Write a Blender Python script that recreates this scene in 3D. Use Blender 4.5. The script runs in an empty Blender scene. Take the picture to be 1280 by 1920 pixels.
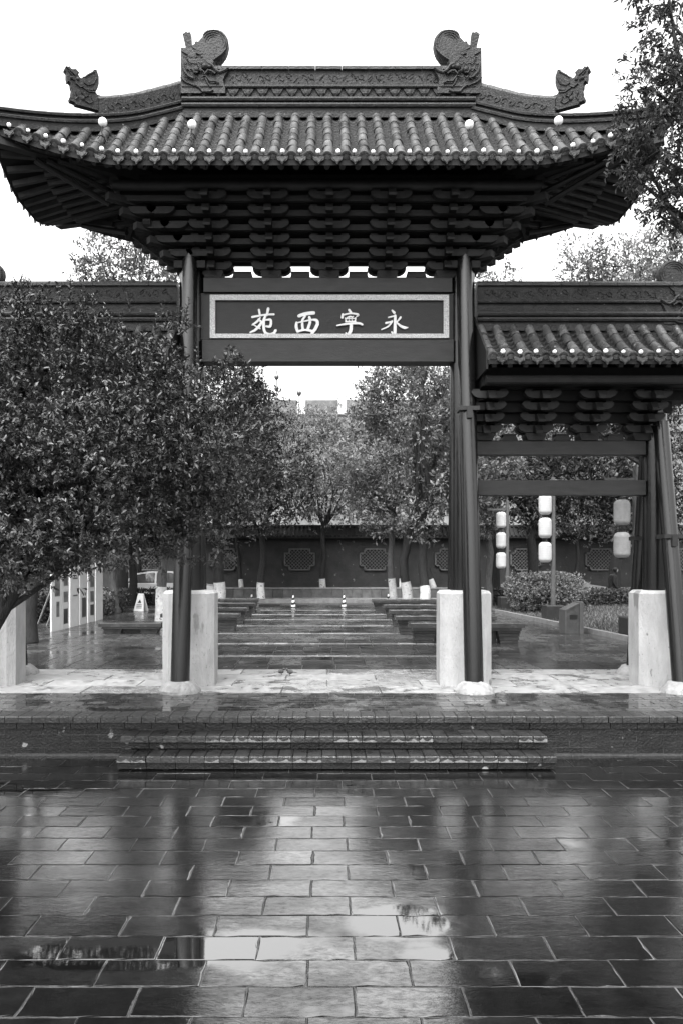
import bpy, bmesh, math, random
import numpy as np
from mathutils import Vector, Matrix
random.seed(7); rng = np.random.default_rng(7)
PI = math.pi
scene = bpy.context.scene
COL = scene.collection

# ------------------------------------------------------------------ camera
cam_d = bpy.data.cameras.new('camera'); cam = bpy.data.objects.new('camera', cam_d); COL.objects.link(cam)
cam.location = (0, 0, 2.0); cam.rotation_euler = (PI/2, 0, 0)
cam_d.sensor_fit = 'VERTICAL'; cam_d.sensor_height = 36; cam_d.sensor_width = 24
cam_d.lens = 28.125; cam_d.shift_x = 27/1920; cam_d.shift_y = 90/1920
cam_d.clip_end = 600; cam_d.clip_start = 0.05
scene.camera = cam

# ------------------------------------------------------------------ sky, sun, exposure
SUN_EL, SUN_AZ = 62, 200          # azimuth: direction the light comes from, clockwise from +Y
world = bpy.data.worlds.new('World'); scene.world = world; world.use_nodes = True
wn = world.node_tree.nodes; wl = world.node_tree.links
for n in list(wn): wn.remove(n)
sky = wn.new('ShaderNodeTexSky'); sky.sky_type = 'NISHITA'; sky.sun_disc = False
sky.sun_elevation = math.radians(SUN_EL); sky.sun_rotation = math.radians(SUN_AZ)
sky.air_density = 1.0; sky.dust_density = 6.0; sky.ozone_density = 1.0
hs = wn.new('ShaderNodeHueSaturation'); hs.inputs['Saturation'].default_value = 0.0
bg = wn.new('ShaderNodeBackground'); bg.inputs['Strength'].default_value = 0.15
wo = wn.new('ShaderNodeOutputWorld')
wl.new(sky.outputs[0], hs.inputs['Color']); wl.new(hs.outputs[0], bg.inputs[0]); wl.new(bg.outputs[0], wo.inputs[0])
sd = bpy.data.lights.new('sun', 'SUN'); sd.energy = 0.5; sd.angle = math.radians(30); sd.color = (1, 1, 1)
so = bpy.data.objects.new('sun', sd); COL.objects.link(so)
az = math.radians(SUN_AZ); el = math.radians(SUN_EL)
sdir = Vector((math.sin(az)*math.cos(el), math.cos(az)*math.cos(el), math.sin(el)))
so.rotation_euler = sdir.to_track_quat('Z', 'Y').to_euler(); so.location = (0, -10, 30)
vs = scene.view_settings
vs.view_transform = 'Standard'; vs.look = 'None'; vs.gamma = 1; vs.use_curve_mapping = False
vs.exposure = 2.25

# ------------------------------------------------------------------ materials (a black-and-white world)
MATS = {}
def mat(name, v, rough=0.6, var=0.25, scale=8.0, bump=0.0, bscale=40.0, coords='pos', rvar=0.0, spec=0.5,
        stretch=(1, 1, 1), objvar=0.0, island=0.0, detail=6, spots=None, transl=0.0, coat=0.0, metal=0.0):
    if name in MATS: return MATS[name]
    m = bpy.data.materials.new(name); m.use_nodes = True; MATS[name] = m
    nt = m.node_tree; N = nt.nodes; L = nt.links
    b = N['Principled BSDF']; b.inputs['Roughness'].default_value = rough
    b.inputs['Specular IOR Level'].default_value = spec if (spec != 0.5 or rough < 0.4) else 0.18; b.inputs['Metallic'].default_value = metal
    b.inputs['Coat Weight'].default_value = coat; b.inputs['Coat Roughness'].default_value = 0.12
    if coords == 'pos': src = N.new('ShaderNodeNewGeometry').outputs['Position']
    else: src = N.new('ShaderNodeTexCoord').outputs['Object']
    mp = N.new('ShaderNodeMapping'); mp.inputs['Scale'].default_value = stretch; L.new(src, mp.inputs[0]); src = mp.outputs[0]
    nz = N.new('ShaderNodeTexNoise'); nz.inputs['Scale'].default_value = scale; nz.inputs['Detail'].default_value = detail
    nz.inputs['Roughness'].default_value = 0.65; L.new(src, nz.inputs['Vector'])
    mr = N.new('ShaderNodeMapRange'); mr.inputs['From Min'].default_value = 0.3; mr.inputs['From Max'].default_value = 0.7
    mr.inputs['To Min'].default_value = v*(1-var); mr.inputs['To Max'].default_value = v*(1+var)
    L.new(nz.outputs['Fac'], mr.inputs['Value']); val = mr.outputs[0]
    def mul(val, sock, lo, hi):
        r = N.new('ShaderNodeMapRange'); r.inputs['To Min'].default_value = lo; r.inputs['To Max'].default_value = hi
        L.new(sock, r.inputs['Value']); mm = N.new('ShaderNodeMath'); mm.operation = 'MULTIPLY'
        L.new(val, mm.inputs[0]); L.new(r.outputs[0], mm.inputs[1]); return mm.outputs[0]
    if objvar: val = mul(val, N.new('ShaderNodeObjectInfo').outputs['Random'], 1-objvar, 1+objvar)
    if island: val = mul(val, N.new('ShaderNodeNewGeometry').outputs['Random Per Island'], 1-island, 1+island)
    if spots:   # (scale, threshold, value): chips, droppings, mineral stains with a shape of their own
        for (ss, th, sv) in spots:
            n2 = N.new('ShaderNodeTexNoise'); n2.inputs['Scale'].default_value = ss; n2.inputs['Detail'].default_value = 4
            L.new(src, n2.inputs['Vector'])
            r = N.new('ShaderNodeMapRange'); r.inputs['From Min'].default_value = th; r.inputs['From Max'].default_value = th+0.03
            L.new(n2.outputs['Fac'], r.inputs['Value'])
            mx = N.new('ShaderNodeMix'); mx.data_type = 'FLOAT'; L.new(r.outputs[0], mx.inputs[0]); L.new(val, mx.inputs[2]); mx.inputs[3].default_value = sv
            val = mx.outputs[0]
    cc = N.new('ShaderNodeCombineColor')
    for k in range(3): L.new(val, cc.inputs[k])
    L.new(cc.outputs[0], b.inputs['Base Color'])
    if rvar:
        n3 = N.new('ShaderNodeTexNoise'); n3.inputs['Scale'].default_value = scale*0.5; n3.inputs['Detail'].default_value = 5; L.new(src, n3.inputs['Vector'])
        r = N.new('ShaderNodeMapRange'); r.inputs['From Min'].default_value = 0.35; r.inputs['From Max'].default_value = 0.65
        r.inputs['To Min'].default_value = max(0.02, rough-rvar); r.inputs['To Max'].default_value = rough+rvar
        L.new(n3.outputs['Fac'], r.inputs['Value']); L.new(r.outputs[0], b.inputs['Roughness'])
    if bump:
        n4 = N.new('ShaderNodeTexNoise'); n4.inputs['Scale'].default_value = bscale; n4.inputs['Detail'].default_value = 5; L.new(src, n4.inputs['Vector'])
        bp = N.new('ShaderNodeBump'); bp.inputs['Strength'].default_value = bump; bp.inputs['Distance'].default_value = 0.02
        L.new(n4.outputs['Fac'], bp.inputs['Height']); L.new(bp.outputs[0], b.inputs['Normal'])
    if transl:
        t = N.new('ShaderNodeBsdfTranslucent'); ms = N.new('ShaderNodeMixShader'); ms.inputs[0].default_value = transl
        L.new(cc.outputs[0], t.inputs[0]); L.new(b.outputs[0], ms.inputs[1]); L.new(t.outputs[0], ms.inputs[2])
        L.new(ms.outputs[0], N['Material Output'].inputs['Surface'])
    return m

def wet_mat(name, v, r_lo, r_hi, bump, bscale, objvar=0.35, puddle=0.56, pscale=1.1, ior=1.5, pools=(), dist=0.01, edge=0.06, ripple=0.0, blotch=False):
    """wet stone: dry-ish patches stay rough, filled hollows turn smooth and dark"""
    m = bpy.data.materials.new(name); m.use_nodes = True; MATS[name] = m
    N = m.node_tree.nodes; L = m.node_tree.links; b = N['Principled BSDF']
    pos = N.new('ShaderNodeNewGeometry').outputs['Position']
    big = N.new('ShaderNodeTexNoise'); big.inputs['Scale'].default_value = pscale; big.inputs['Detail'].default_value = 5; big.inputs['Roughness'].default_value = 0.6
    L.new(pos, big.inputs['Vector'])
    oi = N.new('ShaderNodeObjectInfo').outputs['Random']
    ad = N.new('ShaderNodeMath'); ad.operation = 'MULTIPLY_ADD'; ad.inputs[1].default_value = 0.10; L.new(oi, ad.inputs[0]); L.new(big.outputs['Fac'], ad.inputs[2])
    wet = N.new('ShaderNodeMapRange'); wet.inputs['From Min'].default_value = puddle-0.03; wet.inputs['From Max'].default_value = puddle+edge
    wet.interpolation_type = 'SMOOTHSTEP'
    acc = ad.outputs[0]
    for (cx, cy, rx, ry, amp) in pools:      # low spots in the paving where water stands
        vs_ = N.new('ShaderNodeVectorMath'); vs_.operation = 'SUBTRACT'; L.new(pos, vs_.inputs[0]); vs_.inputs[1].default_value = (cx, cy, 0)
        vm = N.new('ShaderNodeVectorMath'); vm.operation = 'MULTIPLY'; L.new(vs_.outputs[0], vm.inputs[0]); vm.inputs[1].default_value = (1/rx, 1/ry, 0)
        ln = N.new('ShaderNodeVectorMath'); ln.operation = 'LENGTH'; L.new(vm.outputs[0], ln.inputs[0])
        r = N.new('ShaderNodeMapRange'); r.inputs['From Min'].default_value = 1.5; r.inputs['From Max'].default_value = 0.3; r.inputs['To Max'].default_value = amp
        L.new(ln.outputs['Value'], r.inputs['Value'])
        a2 = N.new('ShaderNodeMath'); a2.operation = 'ADD'; L.new(acc, a2.inputs[0]); L.new(r.outputs[0], a2.inputs[1]); acc = a2.outputs[0]
    L.new(acc, wet.inputs['Value'])
    fine = N.new('ShaderNodeTexNoise'); fine.inputs['Scale'].default_value = 9; fine.inputs['Detail'].default_value = 7; fine.inputs['Roughness'].default_value = 0.7
    L.new(pos, fine.inputs['Vector'])
    c1 = N.new('ShaderNodeMapRange'); c1.inputs['From Min'].default_value = 0.3; c1.inputs['From Max'].default_value = 0.72
    c1.inputs['To Min'].default_value = v*0.6; c1.inputs['To Max'].default_value = v*1.5; L.new(fine.outputs['Fac'], c1.inputs['Value'])
    c2 = N.new('ShaderNodeMapRange'); c2.inputs['To Min'].default_value = 1-objvar; c2.inputs['To Max'].default_value = 1+objvar; L.new(oi, c2.inputs['Value'])
    mm = N.new('ShaderNodeMath'); mm.operation = 'MULTIPLY'; L.new(c1.outputs[0], mm.inputs[0]); L.new(c2.outputs[0], mm.inputs[1])
    dk = N.new('ShaderNodeMapRange'); dk.inputs['To Min'].default_value = 1.0; dk.inputs['To Max'].default_value = 0.6; L.new(wet.outputs[0], dk.inputs['Value'])
    m2 = N.new('ShaderNodeMath'); m2.operation = 'MULTIPLY'; L.new(mm.outputs[0], m2.inputs[0]); L.new(dk.outputs[0], m2.inputs[1])
    cc = N.new('ShaderNodeCombineColor')
    for k in range(3): L.new(m2.outputs[0], cc.inputs[k])
    L.new(cc.outputs[0], b.inputs['Base Color'])
    rr = N.new('ShaderNodeMapRange'); rr.inputs['To Min'].default_value = r_hi; rr.inputs['To Max'].default_value = r_lo; L.new(wet.outputs[0], rr.inputs['Value'])
    rj = N.new('ShaderNodeMapRange'); rj.inputs['To Min'].default_value = 0.55; rj.inputs['To Max'].default_value = 1.7; L.new(fine.outputs['Fac'], rj.inputs['Value'])
    rj.inputs['From Min'].default_value = 0.3; rj.inputs['From Max'].default_value = 0.7
    rm = N.new('ShaderNodeMath'); rm.operation = 'MULTIPLY'; L.new(rr.outputs[0], rm.inputs[0]); L.new(rj.outputs[0], rm.inputs[1])
    ro = N.new('ShaderNodeMapRange'); ro.inputs['To Min'].default_value = 0.5; ro.inputs['To Max'].default_value = 2.0
    wn_ = N.new('ShaderNodeTexWhiteNoise'); wn_.noise_dimensions = '1D'; L.new(oi, wn_.inputs['W']); L.new(wn_.outputs['Value'], ro.inputs['Value'])
    r2 = N.new('ShaderNodeMath'); r2.operation = 'MULTIPLY'; L.new(rm.outputs[0], r2.inputs[0]); L.new(ro.outputs[0], r2.inputs[1])
    L.new(r2.outputs[0], b.inputs['Roughness'])
    b.inputs['IOR'].default_value = ior
    bn = N.new('ShaderNodeTexNoise'); bn.inputs['Scale'].default_value = bscale; bn.inputs['Detail'].default_value = 6; bn.inputs['Roughness'].default_value = 0.62
    mp = N.new('ShaderNodeMapping'); mp.inputs['Scale'].default_value = (0.8, 1.5, 1); L.new(pos, mp.inputs[0]); L.new(mp.outputs[0], bn.inputs['Vector'])
    bs = N.new('ShaderNodeMapRange'); bs.inputs['To Min'].default_value = bump; bs.inputs['To Max'].default_value = bump*0.04; L.new(wet.outputs[0], bs.inputs['Value'])
    bp = N.new('ShaderNodeBump'); bp.inputs['Distance'].default_value = dist; L.new(bs.outputs[0], bp.inputs['Strength']); L.new(bn.outputs['Fac'], bp.inputs['Height'])
    if blotch:   # water film breaks over the grain of the stone: shine comes and goes in small patches
        nb_ = N.new('ShaderNodeTexNoise'); nb_.inputs['Scale'].default_value = 30; nb_.inputs['Detail'].default_value = 8; nb_.inputs['Roughness'].default_value = 0.75; nb_.inputs['Distortion'].default_value = 0.6
        mb_ = N.new('ShaderNodeMapping'); mb_.inputs['Scale'].default_value = (0.55, 1.2, 1); L.new(pos, mb_.inputs[0]); L.new(mb_.outputs[0], nb_.inputs['Vector'])
        rb_ = N.new('ShaderNodeMapRange'); rb_.inputs['From Min'].default_value = 0.36; rb_.inputs['From Max'].default_value = 0.60; rb_.inputs['To Min'].default_value = 0.12; rb_.inputs['To Max'].default_value = 0.62; L.new(nb_.outputs['Fac'], rb_.inputs['Value'])
        nl_ = N.new('ShaderNodeTexNoise'); nl_.inputs['Scale'].default_value = 3.2; nl_.inputs['Detail'].default_value = 5; L.new(mb_.outputs[0], nl_.inputs['Vector'])
        rl_ = N.new('ShaderNodeMapRange'); rl_.inputs['From Min'].default_value = 0.38; rl_.inputs['From Max'].default_value = 0.58; rl_.inputs['To Min'].default_value = 0.45; rl_.inputs['To Max'].default_value = 1.1; L.new(nl_.outputs['Fac'], rl_.inputs['Value'])
        wo_ = N.new('ShaderNodeTexWhiteNoise'); wo_.noise_dimensions = '1D'; L.new(oi, wo_.inputs['W'])
        ro_ = N.new('ShaderNodeMapRange'); ro_.inputs['To Min'].default_value = 0.55; ro_.inputs['To Max'].default_value = 1.1; L.new(wo_.outputs['Value'], ro_.inputs['Value'])
        p1 = N.new('ShaderNodeMath'); p1.operation = 'MULTIPLY'; L.new(rb_.outputs[0], p1.inputs[0]); L.new(rl_.outputs[0], p1.inputs[1])
        p2 = N.new('ShaderNodeMath'); p2.operation = 'MULTIPLY'; L.new(p1.outputs[0], p2.inputs[0]); L.new(ro_.outputs[0], p2.inputs[1])
        mx_ = N.new('ShaderNodeMix'); mx_.data_type = 'FLOAT'; L.new(wet.outputs[0], mx_.inputs[0]); L.new(p2.outputs[0], mx_.inputs[2]); mx_.inputs[3].default_value = 0.6
        L.new(mx_.outputs[0], b.inputs['Specular IOR Level'])
    if ripple:   # hand-sized unevenness of the stone faces, drawn out across the view
        n5 = N.new('ShaderNodeTexNoise'); n5.inputs['Scale'].default_value = 13; n5.inputs['Detail'].default_value = 5; n5.inputs['Roughness'].default_value = 0.65
        m5 = N.new('ShaderNodeMapping'); m5.inputs['Scale'].default_value = (0.5, 1.5, 1); L.new(pos, m5.inputs[0]); L.new(m5.outputs[0], n5.inputs['Vector'])
        b5 = N.new('ShaderNodeBump'); b5.inputs['Distance'].default_value = 0.004
        s5 = N.new('ShaderNodeMapRange'); s5.inputs['To Min'].default_value = ripple; s5.inputs['To Max'].default_value = ripple*0.08; L.new(wet.outputs[0], s5.inputs['Value']); L.new(s5.outputs[0], b5.inputs['Strength'])
        L.new(n5.outputs['Fac'], b5.inputs['Height']); L.new(bp.outputs[0], b5.inputs['Normal']); L.new(b5.outputs[0], b.inputs['Normal'])
    else:
        L.new(bp.outputs[0], b.inputs['Normal'])
    return m

M = dict(
 paver=wet_mat('wet_paver', 0.005, 0.008, 0.045, 0.45, 60, puddle=0.64, ior=2.9, dist=0.0010, ripple=0.24, blotch=True, edge=0.12, pools=[(-1.15, 4.05, 0.42, 0.17, .45), (-0.55, 4.12, 0.45, .2, .36), (.42, 4.42, .24, .2, .5), (.5, 4.05, .2, .1, .25), (-2.75, 7.0, .8, .2, .25), (1.6, 5.6, .5, .2, .12), (.9,3.8,.4,.15,.14)]),
 tile=wet_mat('wet_terrace_brick', 0.035, 0.03, 0.17, 0.35, 22, puddle=0.55, pscale=2.2, ior=1.6),
 slab=wet_mat('wet_court_slab', 0.03, 0.04, 0.16, 0.45, 12, ior=1.9, puddle=0.50, pscale=0.9, edge=0.25),
 threshold=wet_mat('pale_wet_stone', 0.17, 0.12, 0.4, 0.5, 20, objvar=0.12, puddle=0.62, pscale=2.5),
 strip=wet_mat('pale_strip', 0.16, 0.06, 0.18, 0.3, 15, objvar=0.1, puddle=0.5),
 bed=mat('joint_mortar', 0.03, 0.35, 0.4, 14, 0.4, 60),
 bed_dark=mat('dark_wet_bed', 0.03, 0.3, 0.3, 14, 0.3, 60),
 brick=mat('dark_wet_brick', 0.005, 0.5, 0.5, 12, 0.6, 45, spec=0.3, objvar=0.4, rvar=0.15, spots=[(7, 0.66, 0.16)]),
 nosing=mat('stained_nosing_brick', 0.012, 0.35, 0.5, 10, 0.5, 40, objvar=0.3, rvar=0.12),
 lime=mat('lime_stain', 0.11, 0.5, 0.35, 30, 0.3, 80),
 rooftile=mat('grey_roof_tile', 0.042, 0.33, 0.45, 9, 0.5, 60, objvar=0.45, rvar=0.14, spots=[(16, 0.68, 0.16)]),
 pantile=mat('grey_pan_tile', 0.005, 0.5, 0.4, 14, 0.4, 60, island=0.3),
 driptile=mat('drip_tile_clay', 0.022, 0.5, 0.45, 12, 0.5, 60, objvar=0.3),
 ridge=mat('grey_ridge_clay', 0.013, 0.55, 0.5, 11, 0.6, 38, spots=[(24, 0.72, 0.2)]),
 ridge_hi=mat('grey_ridge_cap', 0.032, 0.45, 0.4, 12, 0.6, 40),
 lacquer=mat('dark_lacquer_column', 0.004, 0.22, 0.2, 6, 0.08, 30, rvar=0.04, stretch=(3, 3, 0.5), coat=0.0, spec=0.45),
 beam=mat('dark_painted_beam', 0.017, 0.45, 0.25, 7, 0.2, 50, stretch=(0.6, 1, 3)),
 bracket=mat('dark_bracket_wood', 0.009, 0.65, 0.3, 9, 0.3, 50, objvar=0.2, spec=0.25),
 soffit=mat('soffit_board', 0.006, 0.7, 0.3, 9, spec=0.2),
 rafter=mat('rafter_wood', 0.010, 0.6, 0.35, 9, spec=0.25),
 rafter_lit=mat('rafter_wood_lit', 0.03, 0.5, 0.3, 9),  # same wood as rafter, lightened to paint in light on the side eaves
 plaque=mat('plaque_board', 0.009, 0.4, 0.3, 9, 0.2, 40, stretch=(1, 1, 4)),
 frame=mat('plaque_frame', 0.32, 0.5, 0.55, 60, 0.8, 90),
 gilt=mat('pale_character', 0.45, 0.45, 0.15, 30),
 pier=mat('whitewashed_stone', 0.28, 0.75, 0.2, 5, 0.5, 55, spots=[(11, 0.70, 0.12), (60, 0.68, 0.12), (4, 0.66, 0.16)], rvar=0.1, stretch=(1, 1, 0.4)),
 footstone=mat('foot_stone', 0.19, 0.6, 0.35, 9, 0.8, 30, spots=[(20, 0.68, 0.1)]),
 iron=mat('black_iron', 0.02, 0.45, 0.2, 20),
 white=mat('white_plastic', 0.5, 0.35, 0.05, 20),
 bulbglass=mat('white_bulb_glass', 0.8, 0.2, 0.04, 20),
 leaf_near=mat('glossy_leaf', 0.040, 0.4, 0.3, 2.0, island=0.65, transl=0.08, spec=0.34),
 leaf_right=mat('pinnate_leaf', 0.045, 0.5, 0.3, 2.0, island=0.5, transl=0.25),
 leaf_mid=mat('court_leaf', 0.11, 0.55, 0.35, 0.6, island=0.5, transl=0.25),
 leaf_dark=mat('dark_leaf', 0.04, 0.6, 0.35, 0.6, island=0.5, transl=0.2),
 leaf_far=mat('hazed_pale_leaf', 0.15, 0.65, 0.3, 0.5, island=0.35, transl=0.3),  # distance haze put into the colour of the far leaves
 bark=mat('wet_bark', 0.016, 0.6, 0.5, 12, 0.8, 30, stretch=(3, 3, 0.6)),
 bark_pale=mat('pale_bark', 0.06, 0.6, 0.5, 12, 0.8, 30, stretch=(3, 3, 0.6)),
 wash=mat('trunk_whitewash', 0.36, 0.8, 0.3, 9, 0.5, 25, spots=[(9, 0.62, 0.14)]),
 wall=mat('grey_garden_wall', 0.028, 0.8, 0.3, 1.5, 0.5, 12, spots=[(3.5, 0.66, 0.11)]),
 wall_dark=mat('dark_coping', 0.012, 0.6, 0.4, 5),
 lattice=mat('pale_lattice', 0.085, 0.7, 0.3, 6),
 voiddark=mat('dark_opening', 0.018, 0.8, 0.1, 5),
 city=mat('city_wall_brick', 0.13, 0.85, 0.35, 1.2, 0.4, 8),
 planter=mat('planter_stone', 0.07, 0.6, 0.4, 3, 0.4, 20, objvar=0.25),
 asphalt=mat('wet_asphalt', 0.03, 0.2, 0.3, 4, 0.3, 40),
 kerb=mat('kerb_stone', 0.14, 0.4, 0.3, 6, 0.4, 30),
 grass=mat('grass_blades', 0.07, 0.6, 0.3, 1.5, island=0.5, transl=0.3),
 soil=mat('soil', 0.07, 0.8, 0.5, 5, 0.6, 20),
 bench=mat('wet_bench_stone', 0.025, 0.2, 0.4, 8, 0.3, 30, rvar=0.1),
 bench_leg=mat('bench_leg_stone', 0.03, 0.4, 0.4, 8, 0.3, 30),
 paper=mat('lantern_paper', 0.5, 0.6, 0.06, 4, 0.2, 30, transl=0.35),
 paper_grey=mat('lantern_paper_grey', 0.28, 0.6, 0.12, 10, 0.2, 30, transl=0.3),
 pole=mat('grey_pole_paint', 0.06, 0.35, 0.2, 8),
 boxdark=mat('dark_box_paint', 0.022, 0.4, 0.25, 8, 0.2, 30),
 bin=mat('bin_metal', 0.05, 0.4, 0.3, 8, 0.2, 30),
 panel=mat('display_board_white', 0.5, 0.4, 0.06, 6),
 photo=mat('display_photo_print', 0.10, 0.35, 0.9, 7, coords='pos'),
 photo_dark=mat('display_dark_print', 0.035, 0.35, 0.5, 9),
 black=mat('black_paint', 0.015, 0.5, 0.2, 8),
 carwhite=mat('white_car_paint', 0.26, 0.22, 0.04, 3, coat=0.6),
 glass=mat('dark_car_glass', 0.03, 0.06, 0.1, 3, spec=0.8),
 tyre=mat('tyre_rubber', 0.02, 0.7, 0.2, 20),
 cloth=mat('dark_cloth', 0.025, 0.85, 0.3, 12),
 skin=mat('skin', 0.28, 0.55, 0.1, 12),
 signpaint=mat('pale_sign_plastic', 0.5, 0.4, 0.08, 8),
 feather=mat('feather', 0.06, 0.7, 0.4, 60),
 rubber=mat('mat_rubber', 0.02, 0.4, 0.2, 10),
 verge=mat('verge_ground', 0.05, 0.5, 0.4, 2, 0.4, 20),
)
# ------------------------------------------------------------------ builders
class MB:
    def __init__(s): s.v = []; s.f = []; s.smooth = False
    def add(s, vs, fs):
        o = len(s.v); s.v += [tuple(v) for v in vs]; s.f += [tuple(i+o for i in f) for f in fs]; return s
    def box(s, c, d, rot=None, bev=0.0):
        x, y, z = (k/2 for k in d); c = Vector(c)
        if bev:
            vs = []
            for (zz, ins) in ((-z, 0), (z-bev, 0), (z, bev)):
                vs += [(-x+ins, -y+ins, zz), (x-ins, -y+ins, zz), (x-ins, y-ins, zz), (-x+ins, y-ins, zz)]
            fs = [(3, 2, 1, 0), (8, 9, 10, 11)]
            for k in (0, 4):
                for i in range(4): fs.append((k+i, k+(i+1) % 4, k+4+(i+1) % 4, k+4+i))
        else:
            vs = [(-x, -y, -z), (x, -y, -z), (x, y, -z), (-x, y, -z), (-x, -y, z), (x, -y, z), (x, y, z), (-x, y, z)]
            fs = [(3, 2, 1, 0), (4, 5, 6, 7), (0, 1, 5, 4), (1, 2, 6, 5), (2, 3, 7, 6), (3, 0, 4, 7)]
        vs = [Vector(v) for v in vs]
        if rot is not None: vs = [rot @ v for v in vs]
        return s.add([v+c for v in vs], fs)
    def span(s, a, b, bev=0.0):
        return s.box([(a[i]+b[i])/2 for i in range(3)], [abs(b[i]-a[i]) for i in range(3)], bev=bev)
    def bar(s, p, q, w, h, up=Vector((0, 0, 1))):
        p = Vector(p); q = Vector(q); d = q-p; L = d.length
        y = d.normalized(); x = y.cross(up)
        if x.length < 1e-4: x = Vector((1, 0, 0))
        x.normalize(); z = x.cross(y)
        R = Matrix((x, y, z)).transposed()
        return s.box((p+q)/2, (w, L, h), R)
    def prism(s, pts, a, b, axis='y'):
        n = len(pts)
        if axis == 'y': A = [(p[0], a, p[1]) for p in pts]; B = [(p[0], b, p[1]) for p in pts]
        elif axis == 'x': A = [(a, p[0], p[1]) for p in pts]; B = [(b, p[0], p[1]) for p in pts]
        else: A = [(p[0], p[1], a) for p in pts]; B = [(p[0], p[1], b) for p in pts]
        fs = [tuple(range(n)), tuple(range(2*n-1, n-1, -1))]
        for i in range(n): fs.append((i, i+n, (i+1) % n+n, (i+1) % n))
        return s.add(A+B, fs)
    def tube(s, path, rad, n=8, cap=True):
        P = [Vector(p) for p in path]
        if not hasattr(rad, '__len__'): rad = [rad]*len(P)
        vs = []; prev = None
        for i, p in enumerate(P):
            d = (P[min(i+1, len(P)-1)]-P[max(i-1, 0)]).normalized()
            a = prev if prev is not None else (Vector((1, 0, 0)) if abs(d.x) < 0.8 else Vector((0, 1, 0)))
            x = (a-d*a.dot(d)); x = x.normalized() if x.length > 1e-5 else d.orthogonal().normalized(); y = d.cross(x); prev = x
            for k in range(n):
                t = 2*PI*k/n; vs.append(p+(x*math.cos(t)+y*math.sin(t))*rad[i])
        fs = []
        for i in range(len(P)-1):
            for k in range(n):
                fs.append((i*n+k, i*n+(k+1) % n, (i+1)*n+(k+1) % n, (i+1)*n+k))
        if cap: fs.append(tuple(range(n-1, -1, -1))); fs.append(tuple((len(P)-1)*n+k for k in range(n)))
        return s.add(vs, fs)
    def lathe(s, prof, c=(0, 0, 0), n=16, cap=True):
        c = Vector(c); vs = []
        for r, z in prof:
            for k in range(n): vs.append(c+Vector((r*math.cos(2*PI*k/n), r*math.sin(2*PI*k/n), z)))
        fs = []
        for i in range(len(prof)-1):
            for k in range(n): fs.append((i*n+k, i*n+(k+1) % n, (i+1)*n+(k+1) % n, (i+1)*n+k))
        if cap: fs.append(tuple(range(n-1, -1, -1))); fs.append(tuple((len(prof)-1)*n+k for k in range(n)))
        return s.add(vs, fs)
    def ball(s, c, r, n=10, m=6, sc=(1, 1, 1)):
        prof = [(r*math.sin(PI*(i+0.02)/(m+0.04)), -r*math.cos(PI*(i+0.02)/(m+0.04))) for i in range(m+1)]
        o = len(s.v); s.lathe(prof, (0, 0, 0), n)
        for i in range(o, len(s.v)):
            v = s.v[i]; s.v[i] = (v[0]*sc[0]+c[0], v[1]*sc[1]+c[1], v[2]*sc[2]+c[2])
        return s
    def mesh(s, name, m, smooth=False):
        me = bpy.data.meshes.new(name); me.from_pydata(s.v, [], s.f)
        if m is not None: me.materials.append(m)
        if smooth:
            me.polygons.foreach_set('use_smooth', [True]*len(me.polygons))
            try: me.set_sharp_from_angle(angle=math.radians(40))
            except Exception: pass
        me.update(); return me
    def build(s, name, m, parent=None, smooth=False, kind=None):
        return link(name, s.mesh(name, m, smooth), parent, kind)

def link(name, me, parent=None, kind=None, loc=None, rot=None, mtx=None):
    o = bpy.data.objects.new(name, me); COL.objects.link(o)
    if parent is not None: o.parent = parent
    if kind: o['kind'] = kind
    if loc is not None: o.location = loc
    if rot is not None: o.rotation_euler = rot
    if mtx is not None: o.matrix_local = mtx
    return o
def tag(o, label, cat, group=None):
    o['label'] = label; o['category'] = cat
    if group: o['group'] = group
    return o
def thing(name, label, cat, loc=(0, 0, 0), rz=0.0, group=None):
    o = bpy.data.objects.new(name, None); COL.objects.link(o); o.location = loc; o.rotation_euler = (0, 0, rz)
    return tag(o, label, cat, group)
def copy_thing(src, loc, rz, label):
    r = src.copy(); COL.objects.link(r); r.location = loc; r.rotation_euler = (0, 0, rz); r['label'] = label
    for ch in list(src.children):
        c = ch.copy(); COL.objects.link(c); c.parent = r
        for g in ch.children:
            d = g.copy(); COL.objects.link(d); d.parent = c
    return r
def np_mesh(name, V, F, m, parent=None, kind=None):
    """V (n,3), F (k,4) quads"""
    me = bpy.data.meshes.new(name); V = np.ascontiguousarray(V, dtype=np.float32); F = np.ascontiguousarray(F, dtype=np.int32)
    me.vertices.add(len(V)); me.vertices.foreach_set('co', V.ravel())
    k = F.shape[1]; me.loops.add(F.size); me.loops.foreach_set('vertex_index', F.ravel())
    me.polygons.add(len(F)); me.polygons.foreach_set('loop_start', np.arange(0, F.size, k, dtype=np.int32))
    me.polygons.foreach_set('loop_total', np.full(len(F), k, dtype=np.int32))
    me.update(calc_edges=True); me.materials.append(m)
    return link(name, me, parent, kind)
def struct(name, mb, m, smooth=False): return mb.build(name, m, None, smooth, 'structure')
def nrm(a): return a/np.maximum(np.linalg.norm(a, axis=1, keepdims=True), 1e-6)

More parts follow.
